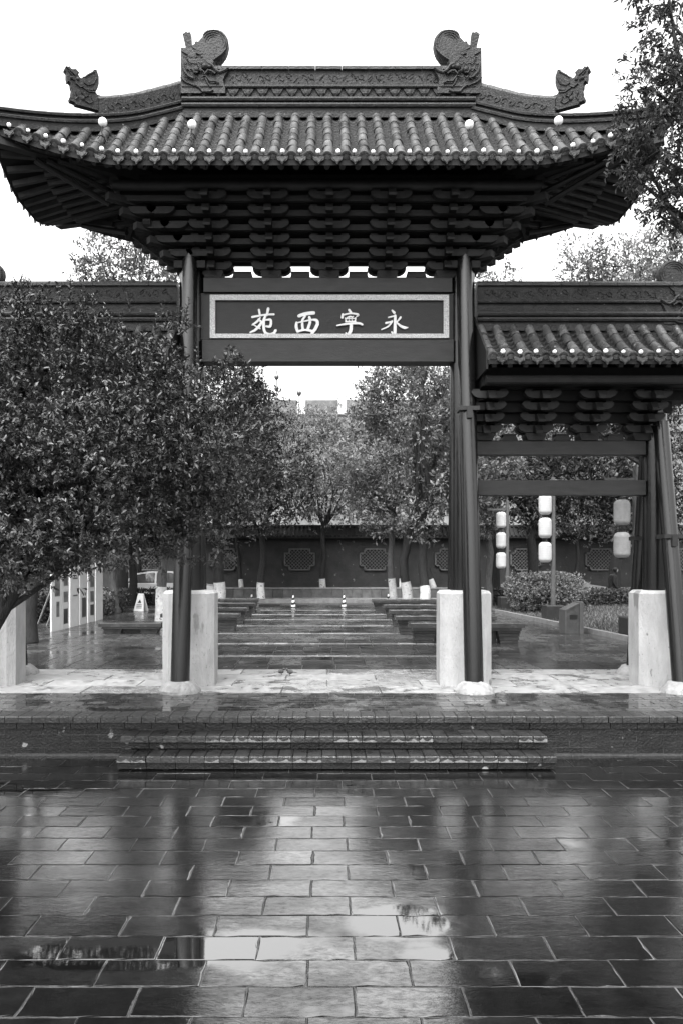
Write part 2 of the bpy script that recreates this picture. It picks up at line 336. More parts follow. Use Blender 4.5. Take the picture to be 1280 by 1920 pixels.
# ================================================================== GROUND
TZ = 0.41            # height of the upper terrace
g = MB(); g.span((-120, -38, -0.30), (120, 7.9, -0.06)); struct('lower_ground', g, M['verge'])
plaza = struct('lower_plaza', MB().span((-9, -4, -0.05), (9, 8.14, -0.0035)), M['bed'])
def worn_slab(name, w, h, m, seed, jit=0.0016, drop=0.0012, inset=0.004, t=0.04):
    """slab whose outline and arrises are slightly worn and chipped"""
    r = random.Random(seed); a, b = w/2, h/2; out = []
    nx_, ny_ = 7, 4
    for i in range(nx_): out.append((-a+w*i/nx_, -b))
    for i in range(ny_): out.append((a, -b+h*i/ny_))
    for i in range(nx_): out.append((a-w*i/nx_, b))
    for i in range(ny_): out.append((-a, b-h*i/ny_))
    n = len(out); o2, o3 = [], []
    for x, y in out:
        c = (r.random() < 0.10)*r.uniform(.002, .007)
        q = abs(r.gauss(0, jit))+c; sx = 1-q/a; sy = 1-q/b; o2.append((x*sx, y*sy)); q += inset*r.uniform(.6, 1.6)+c; o3.append((x*(1-q/a), y*(1-q/b)))
    mm = MB(); vs = [(x, y, -t) for x, y in o2]+[(x, y, -drop) for x, y in o2]+[(x, y, 0) for x, y in o3]
    fs = [(i, (i+1) % n, n+(i+1) % n, n+i) for i in range(n)]+[(n+i, n+(i+1) % n, 2*n+(i+1) % n, 2*n+i) for i in range(n)]+[tuple(2*n+i for i in range(n))]
    mm.add(vs, fs); return mm.mesh(name, m)
pavs = [worn_slab('paver', 0.4965, 0.2468, M['paver'], k) for k in range(9)]
far_pav = MB()
row = 0
Yr = 3.5-0.25*26
cnt = 0
while Yr < 8.05:
    k = round((Yr-3.5)/0.25); off = 0.14 if k % 2 == 0 else -0.10
    off += random.uniform(-0.012, 0.012)
    for i in range(-18, 18):
        X = off+0.5*i+0.25; Y = Yr+0.125
        if abs(X) > 8.6: continue
        tilt = (random.gauss(0, 0.0045), random.gauss(0, 0.003), random.gauss(0, 0.0025)+(PI if random.random() < .5 else 0))
        loc = (X, Y, random.gauss(0, 0.0011))
        vis = Y > 3.3 and -0.43*Y-0.3 < X < 0.47*Y+0.3
        if vis: link('paver', random.choice(pavs), plaza, loc=loc, rot=tilt); cnt += 1
        else: far_pav.box((X, Y, -0.02), (0.491, 0.241, 0.04))
    Yr += 0.25
far_pav.build('outer_pavers', M['paver'], plaza, kind='stuff')
# ------------------------------------------------------------------ upper terrace and its courtyard
terrace = struct('upper_terrace', MB().span((-30, 8.16, -0.2), (30, 28.5, TZ-0.008)), M['bed'])
# edge courses: nosing, second course, wall bricks
nos = MB().box((0, 0, 0), (0.134, 0.30, 0.062), bev=0.006).mesh('nosing_brick', M['nosing'])
c2 = MB().box((0, 0, 0), (0.268, 0.26, 0.058)).mesh('brick', M['brick'])
for i in range(-32, 36):
    X = 0.139*i+random.uniform(-.002, .002)
    link('nosing_brick', nos, terrace, loc=(X, 8.265+random.uniform(-.004, .004), TZ-0.031), rot=(random.gauss(0, .006), 0, random.gauss(0, .01)))
for r_ in range(5):
    for i in range(-16, 18):
        X = 0.274*i+(0.137 if r_ % 2 else 0)
        z = TZ-0.062-0.005-0.029-0.064*r_
        if r_ >= 1 and -1.95 < X < 2.05: continue
        y = 8.135+0.13 if r_ == 0 else 8.155+0.13
        link('brick', c2, terrace, loc=(X, y+random.uniform(-.004, .004), z), rot=(0, 0, random.gauss(0, .006)))
# fine bricks of the platform front (8.40 .. 9.54)
fbs = [worn_slab('floor_brick', 0.293, 0.137, M['tile'], 50+k) for k in range(6)]
fb2 = MB()
for r_ in range(8):
    Y = 8.42+0.142*r_+0.068
    for i in range(-26, 27):
        X = 0.3*i+(0.15 if r_ % 2 else 0)+0.02
        loc = (X, Y, TZ+random.gauss(0, .0007)); rot = (random.gauss(0, .0025), random.gauss(0, .0025), random.gauss(0, .003))
        if -0.43*Y-0.2 < X < 0.47*Y+0.2: link('floor_brick', random.choice(fbs), terrace, loc=loc, rot=rot)
        else: fb2.box((X, Y, TZ-0.02), (0.292, 0.136, 0.04))
# pale threshold slabs
ths = [worn_slab('threshold_slab', 1.193, 0.507, M['threshold'], 70+k, 0.003, t=0.06) for k in range(5)]
for r_ in range(4):
    for i in range(-8, 9):
        link('threshold_slab', random.choice(ths), terrace, loc=(1.2*i+(0.6 if r_ % 2 else 0.05), 9.56+0.2575+0.512*r_, TZ+0.004+random.gauss(0, .001)), rot=(random.gauss(0, .0015), random.gauss(0, .001), 0))
# court slabs, white strips every two metres
strips = [13.25, 15.2, 17.3, 19.3, 21.3, 23.3, 25.3]
css = [worn_slab('court_slab', 0.492, 0.492, M['slab'], 90+k) for k in range(5)]
cells = []
Y = 11.62+0.25
far_slab = MB()
while Y < 28.3:
    if min(abs(Y-s) for s in strips) > 0.0:
        ox_ = random.choice((0.0, 0.25))+random.uniform(-.03, .03)
        for i in range(-40, 42):
            X = 0.5*i+0.1+ox_
            cells.append((X, Y))
    Y += 0.5
cells.sort(key=lambda p: (p[1] > 16.2, abs(p[0]) > 0.5*p[1], p[1]))
for n_, (X, Y) in enumerate(cells):
    if n_ < 290 and abs(X) < 0.5*Y+0.3: link('court_slab', random.choice(css), terrace, loc=(X, Y, TZ+random.gauss(0, .0012)), rot=(random.gauss(0, .0022), random.gauss(0, .0015), 0))
    else:
        z = TZ-0.02+random.gauss(0, .0012)
        R = Matrix.Rotation(random.gauss(0, .002), 3, 'X')
        far_slab.box((X, Y, z), (0.49, 0.49, 0.04), R)
far_slab.build('far_slabs', M['slab'], terrace, kind='stuff')
fb2.build('side_bricks', M['tile'], terrace, kind='stuff')
ws = MB().box((0, 0, -0.02), (0.66, 0.16, 0.052), bev=0.004).mesh('white_strip_stone', M['strip'])
for s in strips:
    for i in range(-3, 4): link('white_strip_stone', ws, terrace, loc=(0.67*i, s, TZ+0.004), rot=(random.gauss(0, .003), 0, 0))

# ------------------------------------------------------------------ steps
steps = struct('steps', MB().span((-1.97, 7.66, -0.03), (2.13, 8.2, 0.07)).span((-1.93, 7.90, 0.05), (2.09, 8.2, 0.205)), M['brick'])
def lime_front(x, w, y, z0, z1, seed):
    """pale lime crust left between wet drip tongues on the front of a tread brick"""
    r = random.Random(seed); n = 9; top = []; m = MB()
    a = r.uniform(0, 3.1); k_ = r.uniform(.6, 1.5)
    vs = []
    for i in range(n+1):
        t = i/n; xx = x-w/2+w*t
        d = (1-abs(math.sin(PI*t*r.choice((1, 1, 2)))))**0.7
        h = z0+(z1-z0)*min(1, max(0.05, 0.15+0.75*(1-abs(math.sin(PI*t*k_+a)))*r.uniform(.4, 1.1)))
        vs += [(xx, y, z0), (xx, y, h)]
    m.add(vs, [(2*i, 2*i+2, 2*i+3, 2*i+1) for i in range(n)]); return m
for (yf, zt, x0, x1, seed) in ((7.573, 0.137, -1.99, 2.17, 1), (7.826, 0.273, -2.02+.0, 2.15, 2)):
    n = 30; w = (x1-x0)/n
    nb = MB().box((0, 0, 0), (w-0.004, 0.30, 0.058), bev=0.006).mesh('step_brick', M['nosing'])
    ub = MB().box((0, 0, 0), (2*w-0.005, 0.26, 0.06)).mesh('riser_brick', M['brick'])
    for i in range(n):
        X = x0+w*(i+.5); jy = random.uniform(-.004, .004)
        b = link('step_brick', nb, steps, loc=(X, yf+0.15+jy, zt-0.029), rot=(0, 0, random.gauss(0, .006)))
        rr = random.Random(i*7+seed)
        if rr.random() < 0.45+0.4*math.sin(i*0.55+seed*2):
            lm = lime_front(0, w-0.006, -0.1515, -0.026, 0.022, i*13+seed); lm.build('lime_crust', M['lime'], b)
    for i in range(n//2):
        X = x0+w*(2*i+1)
        link('riser_brick', ub, steps, loc=(X, yf+0.16, zt-0.058-0.004-0.031), rot=(0, 0, random.gauss(0, .004)))

# ------------------------------------------------------------------ road, pavement, lawn, terrain beyond
struct('road', MB().span((-120, 28.5, -0.3), (120, 35.5, 0.10)), M['asphalt'])
struct('far_pavement', MB().span((-120, 35.5, -0.3), (120, 37.0, 0.25)), M['kerb'])
struct('planting_bed', MB().span((-120, 37.25, -0.3), (120, 38.45, 0.70)), M['soil'])
struct('terrain', MB().span((-120, 38.45, -0.5), (120, 120, 0.05)), M['verge'])
lawn_pts = [(5.98, 15.2), (5.14, 23.9), (4.9, 27.9), (26, 27.9), (26, 15.2)]
lawn = struct('lawn', MB().prism(lawn_pts, TZ-0.05, TZ+0.05, 'z'), M['soil'])
for k in range(8):
    t0 = k/8; t1 = (k+1)/8-0.004
    a = Vector((5.95-0.86*t0, 15.2+8.9*t0, TZ+0.035)); b = Vector((5.95-0.86*t1, 15.2+8.9*t1, TZ+0.035))
    MB().bar(a, b, 0.12, 0.13).build('kerb_stone', M['kerb'], lawn)
n = 26000
P = np.column_stack([rng.uniform(5.2, 14, n), rng.uniform(15.3, 27.5, n), np.full(n, TZ+0.05)])
P = P[P[:, 0] > 6.05-0.097*(P[:, 1]-15.2)]; n = len(P)
d = nrm(np.column_stack([rng.normal(0, .5, n), rng.normal(0, .5, n), np.ones(n)])); h = rng.uniform(.04, .11, n)[:, None]
sidev = nrm(np.column_stack([rng.normal(0, 1, n), rng.normal(0, 1, n), np.zeros(n)]))*0.009
V = np.stack([P-sidev, P+sidev, P+sidev*.3+d*h, P-sidev*.3+d*h], 1).reshape(-1, 3)
go = np_mesh('grass', V, np.arange(4*n).reshape(-1, 4), M['grass'], kind='stuff'); tag(go, 'short pale grass covering the lawn behind the right gate bay', 'grass')

# ================================================================== GATEWAY
gate = thing('gateway', 'tall dark timber gateway with tiled upswept roof and four pale stone piers', 'gateway', (0, 0, 0))
GY = 10.4
XM, XS = 1.75, 4.25
def column(x, z1, r):
    m = MB(); m.lathe([(r, TZ), (r, z1)], (x, GY, 0), 24); m.build('column', M['lacquer'], gate, True)
for s in (-1, 1):
    column(s*XM, 6.35, 0.16); column(s*XS, 4.3, 0.15)
    for (x, ztop, yt, r) in ((XM, 5.95, 0.14, 0.115), (XS, 3.75, 0.2, 0.105)):
        for fy in (-1, 1):
            top = (s*(x+0.0), GY+fy*yt, ztop); bot = (s*(x+0.02), GY+fy*0.74, TZ+0.10)
            br = MB().tube([bot, [(bot[i]+top[i])/2 for i in range(3)], top], [r, r*0.96, r*0.9], 20).build('brace', M['lacquer'], gate, True)
            t = 0.62 if x == XM else 0.55
            c = Vector(bot).lerp(Vector(top), t)
            cl = MB(); cl.box(c+Vector((0, fy*0.02-0.0, 0)), (0.25, 0.24, 0.05)); cl.box(c+Vector((0, -0.10*(-fy) , -0.06)), (0.07, 0.12, 0.13))
            cl.build('clamp', M['iron'], br)
            ft = MB(); rr = random.Random(int(x*10)+fy+s*3)
            prof = [(0.25, TZ-0.01), (0.245, TZ+0.03), (0.19, TZ+0.09), (0.15, TZ+0.125), (0.09, TZ+0.135)]
            ft.lathe(prof, (bot[0], GY+fy*0.755, 0), 14)
            ft.v = [(v[0]+rr.gauss(0, .007), v[1]+rr.gauss(0, .007), v[2]+rr.gauss(0, .004)) for v in ft.v]
            ft.build('foot_stone', M['footstone'], gate, True)
    for (x, hw) in ((XM, 0.325), (XS+0.02, 0.33)):
        c = 0.085; H = TZ+1.20; hy = 0.25
        def octo(i, cc=c):
            a, b = hw-i, hy-i
            return [(-a+cc, -b), (a-cc, -b), (a, -b+cc), (a, b-cc), (a-cc, b), (-a+cc, b), (-a, b-cc), (-a, -b+cc)]
        m = MB(); vs = []
        lv = [(TZ-0.01, 0), (TZ+0.4, -0.003), (H-0.035, 0.0), (H, 0.03)]
        rr = random.Random(int(x*7)+s)
        for z, i in lv: vs += [(px+rr.gauss(0, .003)+s*x, py+rr.gauss(0, .003)+GY-0.10, z+rr.gauss(0, .002)) for px, py in octo(i)]
        fs = []
        for k in range(len(lv)-1):
            for i in range(8): fs.append((8*k+i, 8*k+(i+1) % 8, 8*k+8+(i+1) % 8, 8*k+8+i))
        fs.append(tuple(8*(len(lv)-1)+i for i in range(8)))
        m.add(vs, fs)
        # seam where the two stone halves meet round the column, iron band groove
        pr = m.build('pier', M['pier'], gate)
        MB().span((s*x-0.006, GY-hy-0.103, TZ+0.05), (s*x+0.006, GY-hy-0.08, H-0.05)).build('seam', M['footstone'], pr)
# beams, plaque
def beam(a, b, name='beam', m='beam', parent=None): return MB().span(a, b, bev=0.012).build(name, M[m], parent or gate)
beam((-1.60, GY-0.13, 4.55), (1.62, GY+0.13, 4.835)); beam((-1.58, GY-0.14, 5.44), (1.60, GY+0.14, 5.63))
plq = MB().span((-1.62, GY-0.10, 4.84), (1.62, GY-0.03, 5.435)).build('plaque', M['plaque'], gate)
fr = 0.068
x0, x1, z0, z1 = -1.50, 1.56, 4.85, 5.405
yf = GY-0.135
for a, b in (((x0, z0), (x1, z0+fr*.8)), ((x0, z1-fr), (x1, z1)), ((x0, z0+fr*.8), (x0+fr, z1-fr)), ((x1-fr, z0+fr*.8), (x1, z1-fr))):
    MB().span((a[0], yf, a[1]), (b[0], GY-0.098, b[1])).build('frame_rail', M['frame'], plq)
def stroke(m, pts, y, orig):
    """brush stroke as a ribbon with round ends, raised from the board; pts = (x, y, width) in drawing units"""
    s_ = 0.00089
    Q = []
    for i in range(len(pts)-1):
        for k in range(4):
            t = k/4; Q.append([pts[i][j]*(1-t)+pts[i+1][j]*t for j in range(3)])
    Q.append(list(pts[-1]))
    for _ in range(2): Q = [Q[0]]+[[(Q[i-1][j]+2*Q[i][j]+Q[i+1][j])/4 for j in range(3)] for i in range(1, len(Q)-1)]+[Q[-1]]
    W = [((orig-613)*0.0067+q[0]*s_, 2+495*0.0067-q[1]*s_, q[2]*s_/2) for q in Q]
    L_, R_ = [], []
    for i in range(len(W)):
        a = W[max(i-1, 0)]; b = W[min(i+1, len(W)-1)]; dx, dz = b[0]-a[0], b[1]-a[1]; l = math.hypot(dx, dz) or 1
        nx, nz = -dz/l, dx/l
        L_.append((W[i][0]+nx*W[i][2], W[i][1]+nz*W[i][2])); R_.append((W[i][0]-nx*W[i][2], W[i][1]-nz*W[i][2]))
    def cap(w, p, q):
        dx, dz = p[0]-q[0], p[1]-q[1]; a0 = math.atan2(dz, dx)
        return [(w[0]+w[2]*math.cos(a0+t), w[1]+w[2]*math.sin(a0+t)) for t in (PI/2-.0, PI/4, 0, -PI/4, -PI/2)][1:-1]
    poly = L_+cap(W[-1], W[-1], W[-2])+R_[::-1]+cap(W[0], W[0], W[1])
    n = len(W)
    vs = [(p[0], y, p[1]) for p in L_]+[(p[0], y, p[1]) for p in R_]
    m.add(vs, [(i, n+i, n+i+1, i+1) for i in range(n-1)])
    for w, p, q, l, r in ((W[-1], W[-1], W[-2], L_[-1], R_[-1]), (W[0], W[0], W[1], R_[0], L_[0])):
        arc = [l]+cap(w, p, q)+[r]
        m.add([(a[0], y, a[1]) for a in arc], [tuple(range(len(arc)))])
    nn = len(poly); m.add([(a[0], y, a[1]) for a in poly]+[(a[0], GY-0.099, a[1]) for a in poly], [(i, (i+1) % nn, (i+1) % nn+nn, i+nn) for i in range(nn)])
CH = {
 'yuan': (450, [[(150,215,30),(200,205,28),(330,180,22),(460,175,28)],[(248,112,32),(262,195,24)],[(382,94,38),(360,190,28)],
   [(265,225,18),(220,285,34),(150,330,18)],[(240,250,24),(290,290,36),(250,350,36),(190,410,34),(122,438,20)],[(170,330,14),(262,382,22)],
   [(340,200,30),(312,280,44),(318,400,36),(345,455,36),(410,472,36),(465,450,34),(488,412,40)],[(345,262,20),(418,250,36),(425,310,34),(405,362,36),(350,350,24)]]),
 'xi': (450, [[(825,198,46),(920,165,48),(1035,155,50)],[(920,195,24),(868,262,36),(880,395,34)],[(975,218,36),(990,280,40),(950,398,38)],
   [(790,298,34),(783,360,44),(808,430,36)],[(800,298,14),(1000,255,22),(1080,258,42),(1098,310,46),(1060,390,46),(1012,448,42)],[(805,425,34),(900,400,26),(1000,415,32)]]),
 'ning': (610, [[(338,112,32),(365,150,32)],[(248,178,34),(240,222,36)],[(250,185,22),(370,158,22),(485,180,30),(445,208,14)],
   [(312,222,14),(350,204,18),(378,212,14)],[(350,215,12),(335,232,11)],[(400,205,13),(368,232,11)],
   [(285,232,20),(296,283,20)],[(432,230,20),(424,280,20)],[(290,240,12),(430,236,12)],[(337,242,12),(337,282,12)],[(381,242,12),(381,282,12)],[(288,286,20),(430,283,20)],
   [(168,342,18),(300,318,26),(480,305,32),(528,328,26)],[(366,320,42),(364,420,50),(322,478,30),(292,452,20)]]),
 'yong': (610, [[(960,120,24),(990,152,36)],[(908,220,22),(988,200,20)],[(1003,195,34),(1000,330,42),(1000,440,46),(985,478,34),(952,432,20)],
   [(870,302,32),(930,288,20),(962,275,22)],[(960,278,24),(905,355,24),(806,396,14)],[(1080,222,30),(1030,285,20)],[(1012,285,20),(1080,350,34),(1145,374,40),(1184,368,12)]]),
}
for nm, (orig, st) in CH.items():
    m = MB()
    for i, s_ in enumerate(st): stroke(m, s_, GY-0.112-0.0015*i, orig)
    m.build('character', M['gilt'], plq)
# side-bay beams
for s in (-1, 1):
    for (za, zb) in ((3.36, 3.54), (2.84, 3.03)):
        a, b = sorted((s*1.93, s*4.10)); beam((a, GY-0.10, za), (b, GY+0.10, zb))

# ---- bracket sets
def boat(L, h, w, notch=0.35):
    """curved-underside bracket arm profile in (u, z), z=0 at its bottom"""
    a = L/2; pts = [(-a, h), (-a, h*0.75), (-a+0.025, h*0.35), (-a+0.07, h*0.06), (-a+0.10, 0), (a-0.10, 0), (a-0.07, h*0.06), (a-0.025, h*0.35), (a, h*0.75), (a, h)]
    return pts
def bracket_set(x, zb, tiers, out, rise, sides=('f', 'b'), wide=0.5, bmat='bracket'):
    root = MB(); root.prism([(x-0.10, zb+0.0), (x+0.10, zb), (x+0.13, zb+0.06), (x+0.13, zb+0.095), (x-0.13, zb+0.095), (x-0.13, zb+0.06)], GY-0.12, GY+0.12)
    bs = root.build('bracket_set', M['bracket'], gate)
    for sd in sides:
        f = -1 if sd == 'f' else 1
        for k in range(tiers):
            y = GY+f*(0.09+out*k); z = zb+0.10+rise*k
            arm = MB(); arm.prism([(x+u, z+v) for u, v in boat(wide, 0.088, 0)], y-0.045, y+0.045); arm.build('bracket_arm', M[bmat], bs)
            # little bearing blocks on each arm end and the nose that reaches forward
            bl = MB()
            for u in (-wide/2+0.06, wide/2-0.06): bl.box((x+u, y, z+0.099), (0.09, 0.085, 0.022))
            ya, yb = GY, y+f*(out+0.10)
            pts = [(ya, z+0.005), (yb-f*0.10, z+0.005), (yb, z-0.035), (yb, z-0.005), (yb-f*0.07, z+0.075), (ya, z+0.075)]
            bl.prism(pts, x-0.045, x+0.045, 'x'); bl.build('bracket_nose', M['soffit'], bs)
    return bs
def gap_block(x, z, w=0.26):
    m = MB(); m.prism([(x-w/2, z), (x+w/2, z), (x+w/2-0.02, z+0.07), (x-w/2+0.02, z+0.07)], GY-0.09, GY+0.09); m.box((x, GY, z+0.078), (w-0.02, 0.2, 0.015))
    m.build('cushion_block', M['bracket'], gate)
ZB = 5.63
for i in range(-2, 3): bracket_set(0.03+0.748*i, ZB, 6, 0.12, 0.128)
for i in range(-2, 2): gap_block(0.03+0.748*(i+.5), ZB)
# tie beams running along each tier
for k in range(1, 7):
    for f in (-1, 1):
        y = GY+f*(0.09+0.12*k); z = ZB+0.10+0.128*k+0.012; e = 1.80+0.13*k+0.22
        if k < 6:
            MB().prism([(-e+0.09, z), (e-0.09, z), (e, z+0.05), (e, z+0.07), (-e, z+0.07), (-e, z+0.05)], y-f*0.078-0.026, y-f*0.078+0.026).build('tie_beam', M['bracket'], gate)
# inner core so that the bracket field is closed above the openings
core = MB()
for k in range(0, 5):
    z = ZB+0.25+0.128*k; e = 1.70+0.12*k; core.span((-e, GY-0.03-0.12*k, z), (e, GY+0.03+0.12*k, z+0.12))
core.build('bracket_core', M['soffit'], gate)
# brackets that step out sideways over the outer posts
for s in (-1, 1):
    root = MB().span((s*XM-0.2, GY-0.2, ZB+0.10), (s*XM+0.2, GY+0.2, ZB+0.19)); bs = root.build('corner_bracket_set', M['bracket'], gate)
    for k in range(1, 6):
        xx = s*(XM+0.05+0.14*k); z = ZB+0.10+0.128*k; ly = 0.30+0.17*k
        for yy in (GY-0.32, GY+0.32) if k > 2 else (GY,):
            MB().prism([(yy+u, z+v) for u, v in boat(0.46, 0.088, 0)], xx-0.045, xx+0.045, 'x').build('bracket_arm', M['bracket'], bs)
        MB().span((min(s*XM, xx+s*0.12), GY-0.045, z-0.02), (max(s*XM, xx+s*0.12), GY+0.045, z+0.06)).build('bracket_nose', M['soffit'], bs)
        for f in (-1, 1):
            y = GY+f*(0.09+0.12*k)
            if k < 5:
                for du in (0.30, 0.75):
                    xa = s*(XM+0.10+0.14*k-du*0.5)
                    MB().prism([(xa+u, z+v) for u, v in boat(0.34, 0.088, 0)], y-0.04, y+0.04).build('bracket_arm', M['bracket'], bs)
            # diagonal nose
            p = Vector((s*XM, GY, z+0.03)); q = Vector((s*(XM+0.14*k+0.2), GY+f*(0.12*k+0.15), z+0.02)); MB().bar(p, q, 0.10, 0.08).build('bracket_nose', M['bracket'], bs)
for s in (-1, 1):
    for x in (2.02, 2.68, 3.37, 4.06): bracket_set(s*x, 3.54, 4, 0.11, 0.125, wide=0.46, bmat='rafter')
    for x in (2.35, 3.03, 3.71): gap_block(s*x, 3.54, 0.2)
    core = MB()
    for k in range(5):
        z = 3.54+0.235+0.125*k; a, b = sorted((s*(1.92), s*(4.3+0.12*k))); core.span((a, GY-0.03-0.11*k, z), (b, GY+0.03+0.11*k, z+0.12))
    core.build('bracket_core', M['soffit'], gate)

# ---- main roof
HX, HD, RX = 3.9, 1.2, 1.9
def up(dxe): return 0.40*(max(0.0, dxe-2.4)/1.5)**1.4
def S(x, y):
    dx, dy = abs(x), abs(y-GY); vf = (HD-dy)/HD; vs_ = (HX-dx)/(HX-RX); v = min(vf, vs_)
    if dx > HX or dy > HD: v = max(v, -0.1)
    dxe = dx if vf <= vs_ else RX+(HX-RX)*dy/HD
    return 6.64+1.05*v+0.10*v*abs(v)+up(dxe)
roof = bpy.data.objects.new('roof', None)
deck = MB(); nx, ny = 84, 36
top, bot = [], []
for j in range(ny+1):
    for i in range(nx+1):
        x = -HX+2*HX*i/nx; y = GY-HD+2*HD*j/ny; z = S(x, y)
        top.append((x, y, z-0.035)); bot.append((x, y, z-0.10))
nn = len(top); fs = []
for j in range(ny):
    for i in range(nx):
        a = j*(nx+1)+i; fs.append((a, a+1, a+nx+2, a+nx+1)); fs.append((nn+a, nn+a+nx+1, nn+a+nx+2, nn+a+1))
for i in range(nx): a = i; fs.append((a, nn+a, nn+a+1, a+1)); a = ny*(nx+1)+i; fs.append((a, a+1, nn+a+1, nn+a))
for j in range(ny): a = j*(nx+1); fs.append((a, a+nx+1, nn+a+nx+1, nn+a)); a = a+nx; fs.append((a, nn+a, nn+a+nx+1, a+nx+1))
deck.add(top+bot, fs)
roof = deck.build('roof', M['soffit'], gate)

def barrel_mesh(L, r, end=False, n=9):
    m = MB(); prof = [(0, r*1.06), (0.022, r*1.06), (0.024, r*0.97), (L, r*0.95)]
    vs = []
    for (y, rr) in prof:
        for k in range(n):
            t = PI*k/(n-1); vs.append((rr*math.cos(t), y, rr*math.sin(t)*1.05-0.0))
    fs = []
    for i in range(len(prof)-1):
        for k in range(n-1): fs.append((i*n+k, (i+1)*n+k, (i+1)*n+k+1, i*n+k+1))
    fs.append(tuple(range(n)))
    m.add(vs, fs)
    if end:
        N = 16; c = 0.0
        def ring(y, rr): return [(rr*math.cos(2*PI*k/N), y, rr*math.sin(2*PI*k/N)+c) for k in range(N)]
        rings = [(0.02, r*1.12), (-0.022, r*1.12), (-0.024, r*0.92), (-0.012, r*0.86), (-0.012, r*0.55), (-0.022, r*0.48), (-0.024, r*0.2)]
        vs = []
        for y, rr in rings: vs += ring(y, rr)
        fs = []
        for i in range(len(rings)-1):
            for k in range(N): fs.append((i*N+k, i*N+(k+1) % N, (i+1)*N+(k+1) % N, (i+1)*N+k))
        fs.append(tuple((len(rings)-1)*N+k for k in range(N)))
        m.add(vs, fs)
    return m.mesh('roof_tile', M['rooftile'], True)
TL = 0.235
bm_mid = barrel_mesh(TL+0.01, 0.060); bm_end = barrel_mesh(TL+0.01, 0.060, True)
def drip_mesh():
    m = MB(); pts = [(-0.075, 0.025), (-0.055, -0.035), (-0.02, -0.055), (0, -0.088), (0.02, -0.055), (0.055, -0.035), (0.075, 0.025), (0, -0.01)]
    m.prism(pts, -0.012, 0.006)
    m.prism([(-0.045, -0.022), (0, -0.068), (0.045, -0.022), (0, -0.03)], -0.018, -0.010); return m.mesh('drip_tile', M['driptile'])
drip = drip_mesh()
def tile_column(x, y0, y1, Sf, parent, lift=0.0, tint=0):
    """overlapping barrel tiles laid up the slope from the eave"""
    y = y0; first = True
    while y < y1-0.05:
        z = Sf(x, y); yy = y+0.01
        for _ in range(40):
            yy += 0.01
            if math.hypot(yy-y, Sf(x, yy)-z) >= TL or yy > y1+0.04: break
        p = Vector((x, y, z)); q = Vector((x, yy, Sf(x, yy)))
        dd = (q-p).normalized()
        X = Vector((1, 0, 0)); Z = X.cross(dd)
        R = Matrix((X, dd, Z)).transposed().to_4x4()
        j = random.gauss(0, .0028)
        Mx = Matrix.Translation(p+Vector((j, 0, lift+random.gauss(0, .0015)))) @ R @ Matrix.Rotation(random.gauss(0, .02), 4, 'Z')
        if q[1] > y1+0.03:
            Mx = Mx @ Matrix.Diagonal((1, max(0.2, (y1+0.03-y)/(q[1]-y)), 1, 1))
        link('roof_tile', bm_end if first else bm_mid, parent, mtx=Mx)
        first = False; y = yy
def pan_row(m, x, y0, y1, Sf, n=15, hw=0.052):
    ys = [y0+(y1-y0)*i/n for i in range(n+1)]
    for i in range(n):
        ya, yb = ys[i], ys[i+1]; za, zb = Sf(x, ya), Sf(x, yb)
        vs = []
        for (yy, zz, l) in ((ya-0.006, za, 0.0), (ya-0.004, za, 0.024), (yb, zb, 0.004)):
            for k in range(5):
                u = -1+k/2; vs.append((x+hw*u, yy, zz-0.03+0.03*u*u+l-0.012))
        fs = []
        for r_ in range(2):
            for k in range(4): fs.append((r_*5+k, r_*5+k+1, r_*5+5+k+1, r_*5+5+k))
        m.add(vs, fs)
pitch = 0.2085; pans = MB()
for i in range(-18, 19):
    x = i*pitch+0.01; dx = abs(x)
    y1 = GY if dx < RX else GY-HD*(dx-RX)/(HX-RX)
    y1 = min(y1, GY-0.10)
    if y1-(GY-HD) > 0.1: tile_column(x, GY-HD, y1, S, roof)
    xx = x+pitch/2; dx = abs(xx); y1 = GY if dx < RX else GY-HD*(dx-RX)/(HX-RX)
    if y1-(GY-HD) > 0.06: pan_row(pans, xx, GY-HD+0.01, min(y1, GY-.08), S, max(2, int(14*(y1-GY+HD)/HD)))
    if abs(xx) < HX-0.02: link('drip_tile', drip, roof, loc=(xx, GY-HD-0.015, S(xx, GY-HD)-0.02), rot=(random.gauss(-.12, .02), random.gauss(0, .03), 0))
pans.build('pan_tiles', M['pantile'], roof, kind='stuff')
# rear and side slopes, which only show their eaves: joined
rb = MB()
def half_tube(m, pts, r, n=6):
    P = [Vector(p) for p in pts]; vs = []
    for i, p in enumerate(P):
        d = (P[min(i+1, len(P)-1)]-P[max(i-1, 0)]); d.z = 0; d.normalize(); x = Vector((-d.y, d.x, 0))
        for k in range(n): t = PI*k/(n-1); vs.append(p+x*r*math.cos(t)+Vector((0, 0, r*math.sin(t))))
    fs = [(i*n+k, (i+1)*n+k, (i+1)*n+k+1, i*n+k+1) for i in range(len(P)-1) for k in range(n-1)]
    fs.append(tuple(range(n))); m.add(vs, fs)
for i in range(-18, 19):
    x = i*pitch+0.01; dx = abs(x); y1 = GY if dx < RX else GY+HD*(dx-RX)/(HX-RX)
    if GY+HD-y1 > 0.1: half_tube(rb, [(x, GY+HD+(y1-GY-HD)*k/6, S(x, GY+HD+(y1-GY-HD)*k/6)) for k in range(7)], 0.06)
    for sg in (1,): rb.prism([(x+pitch/2-0.07, S(x+.1, GY+HD)+0.0), (x+pitch/2, S(x+.1, GY+HD)-0.13), (x+pitch/2+0.07, S(x+.1, GY+HD))], GY+HD, GY+HD+0.015)
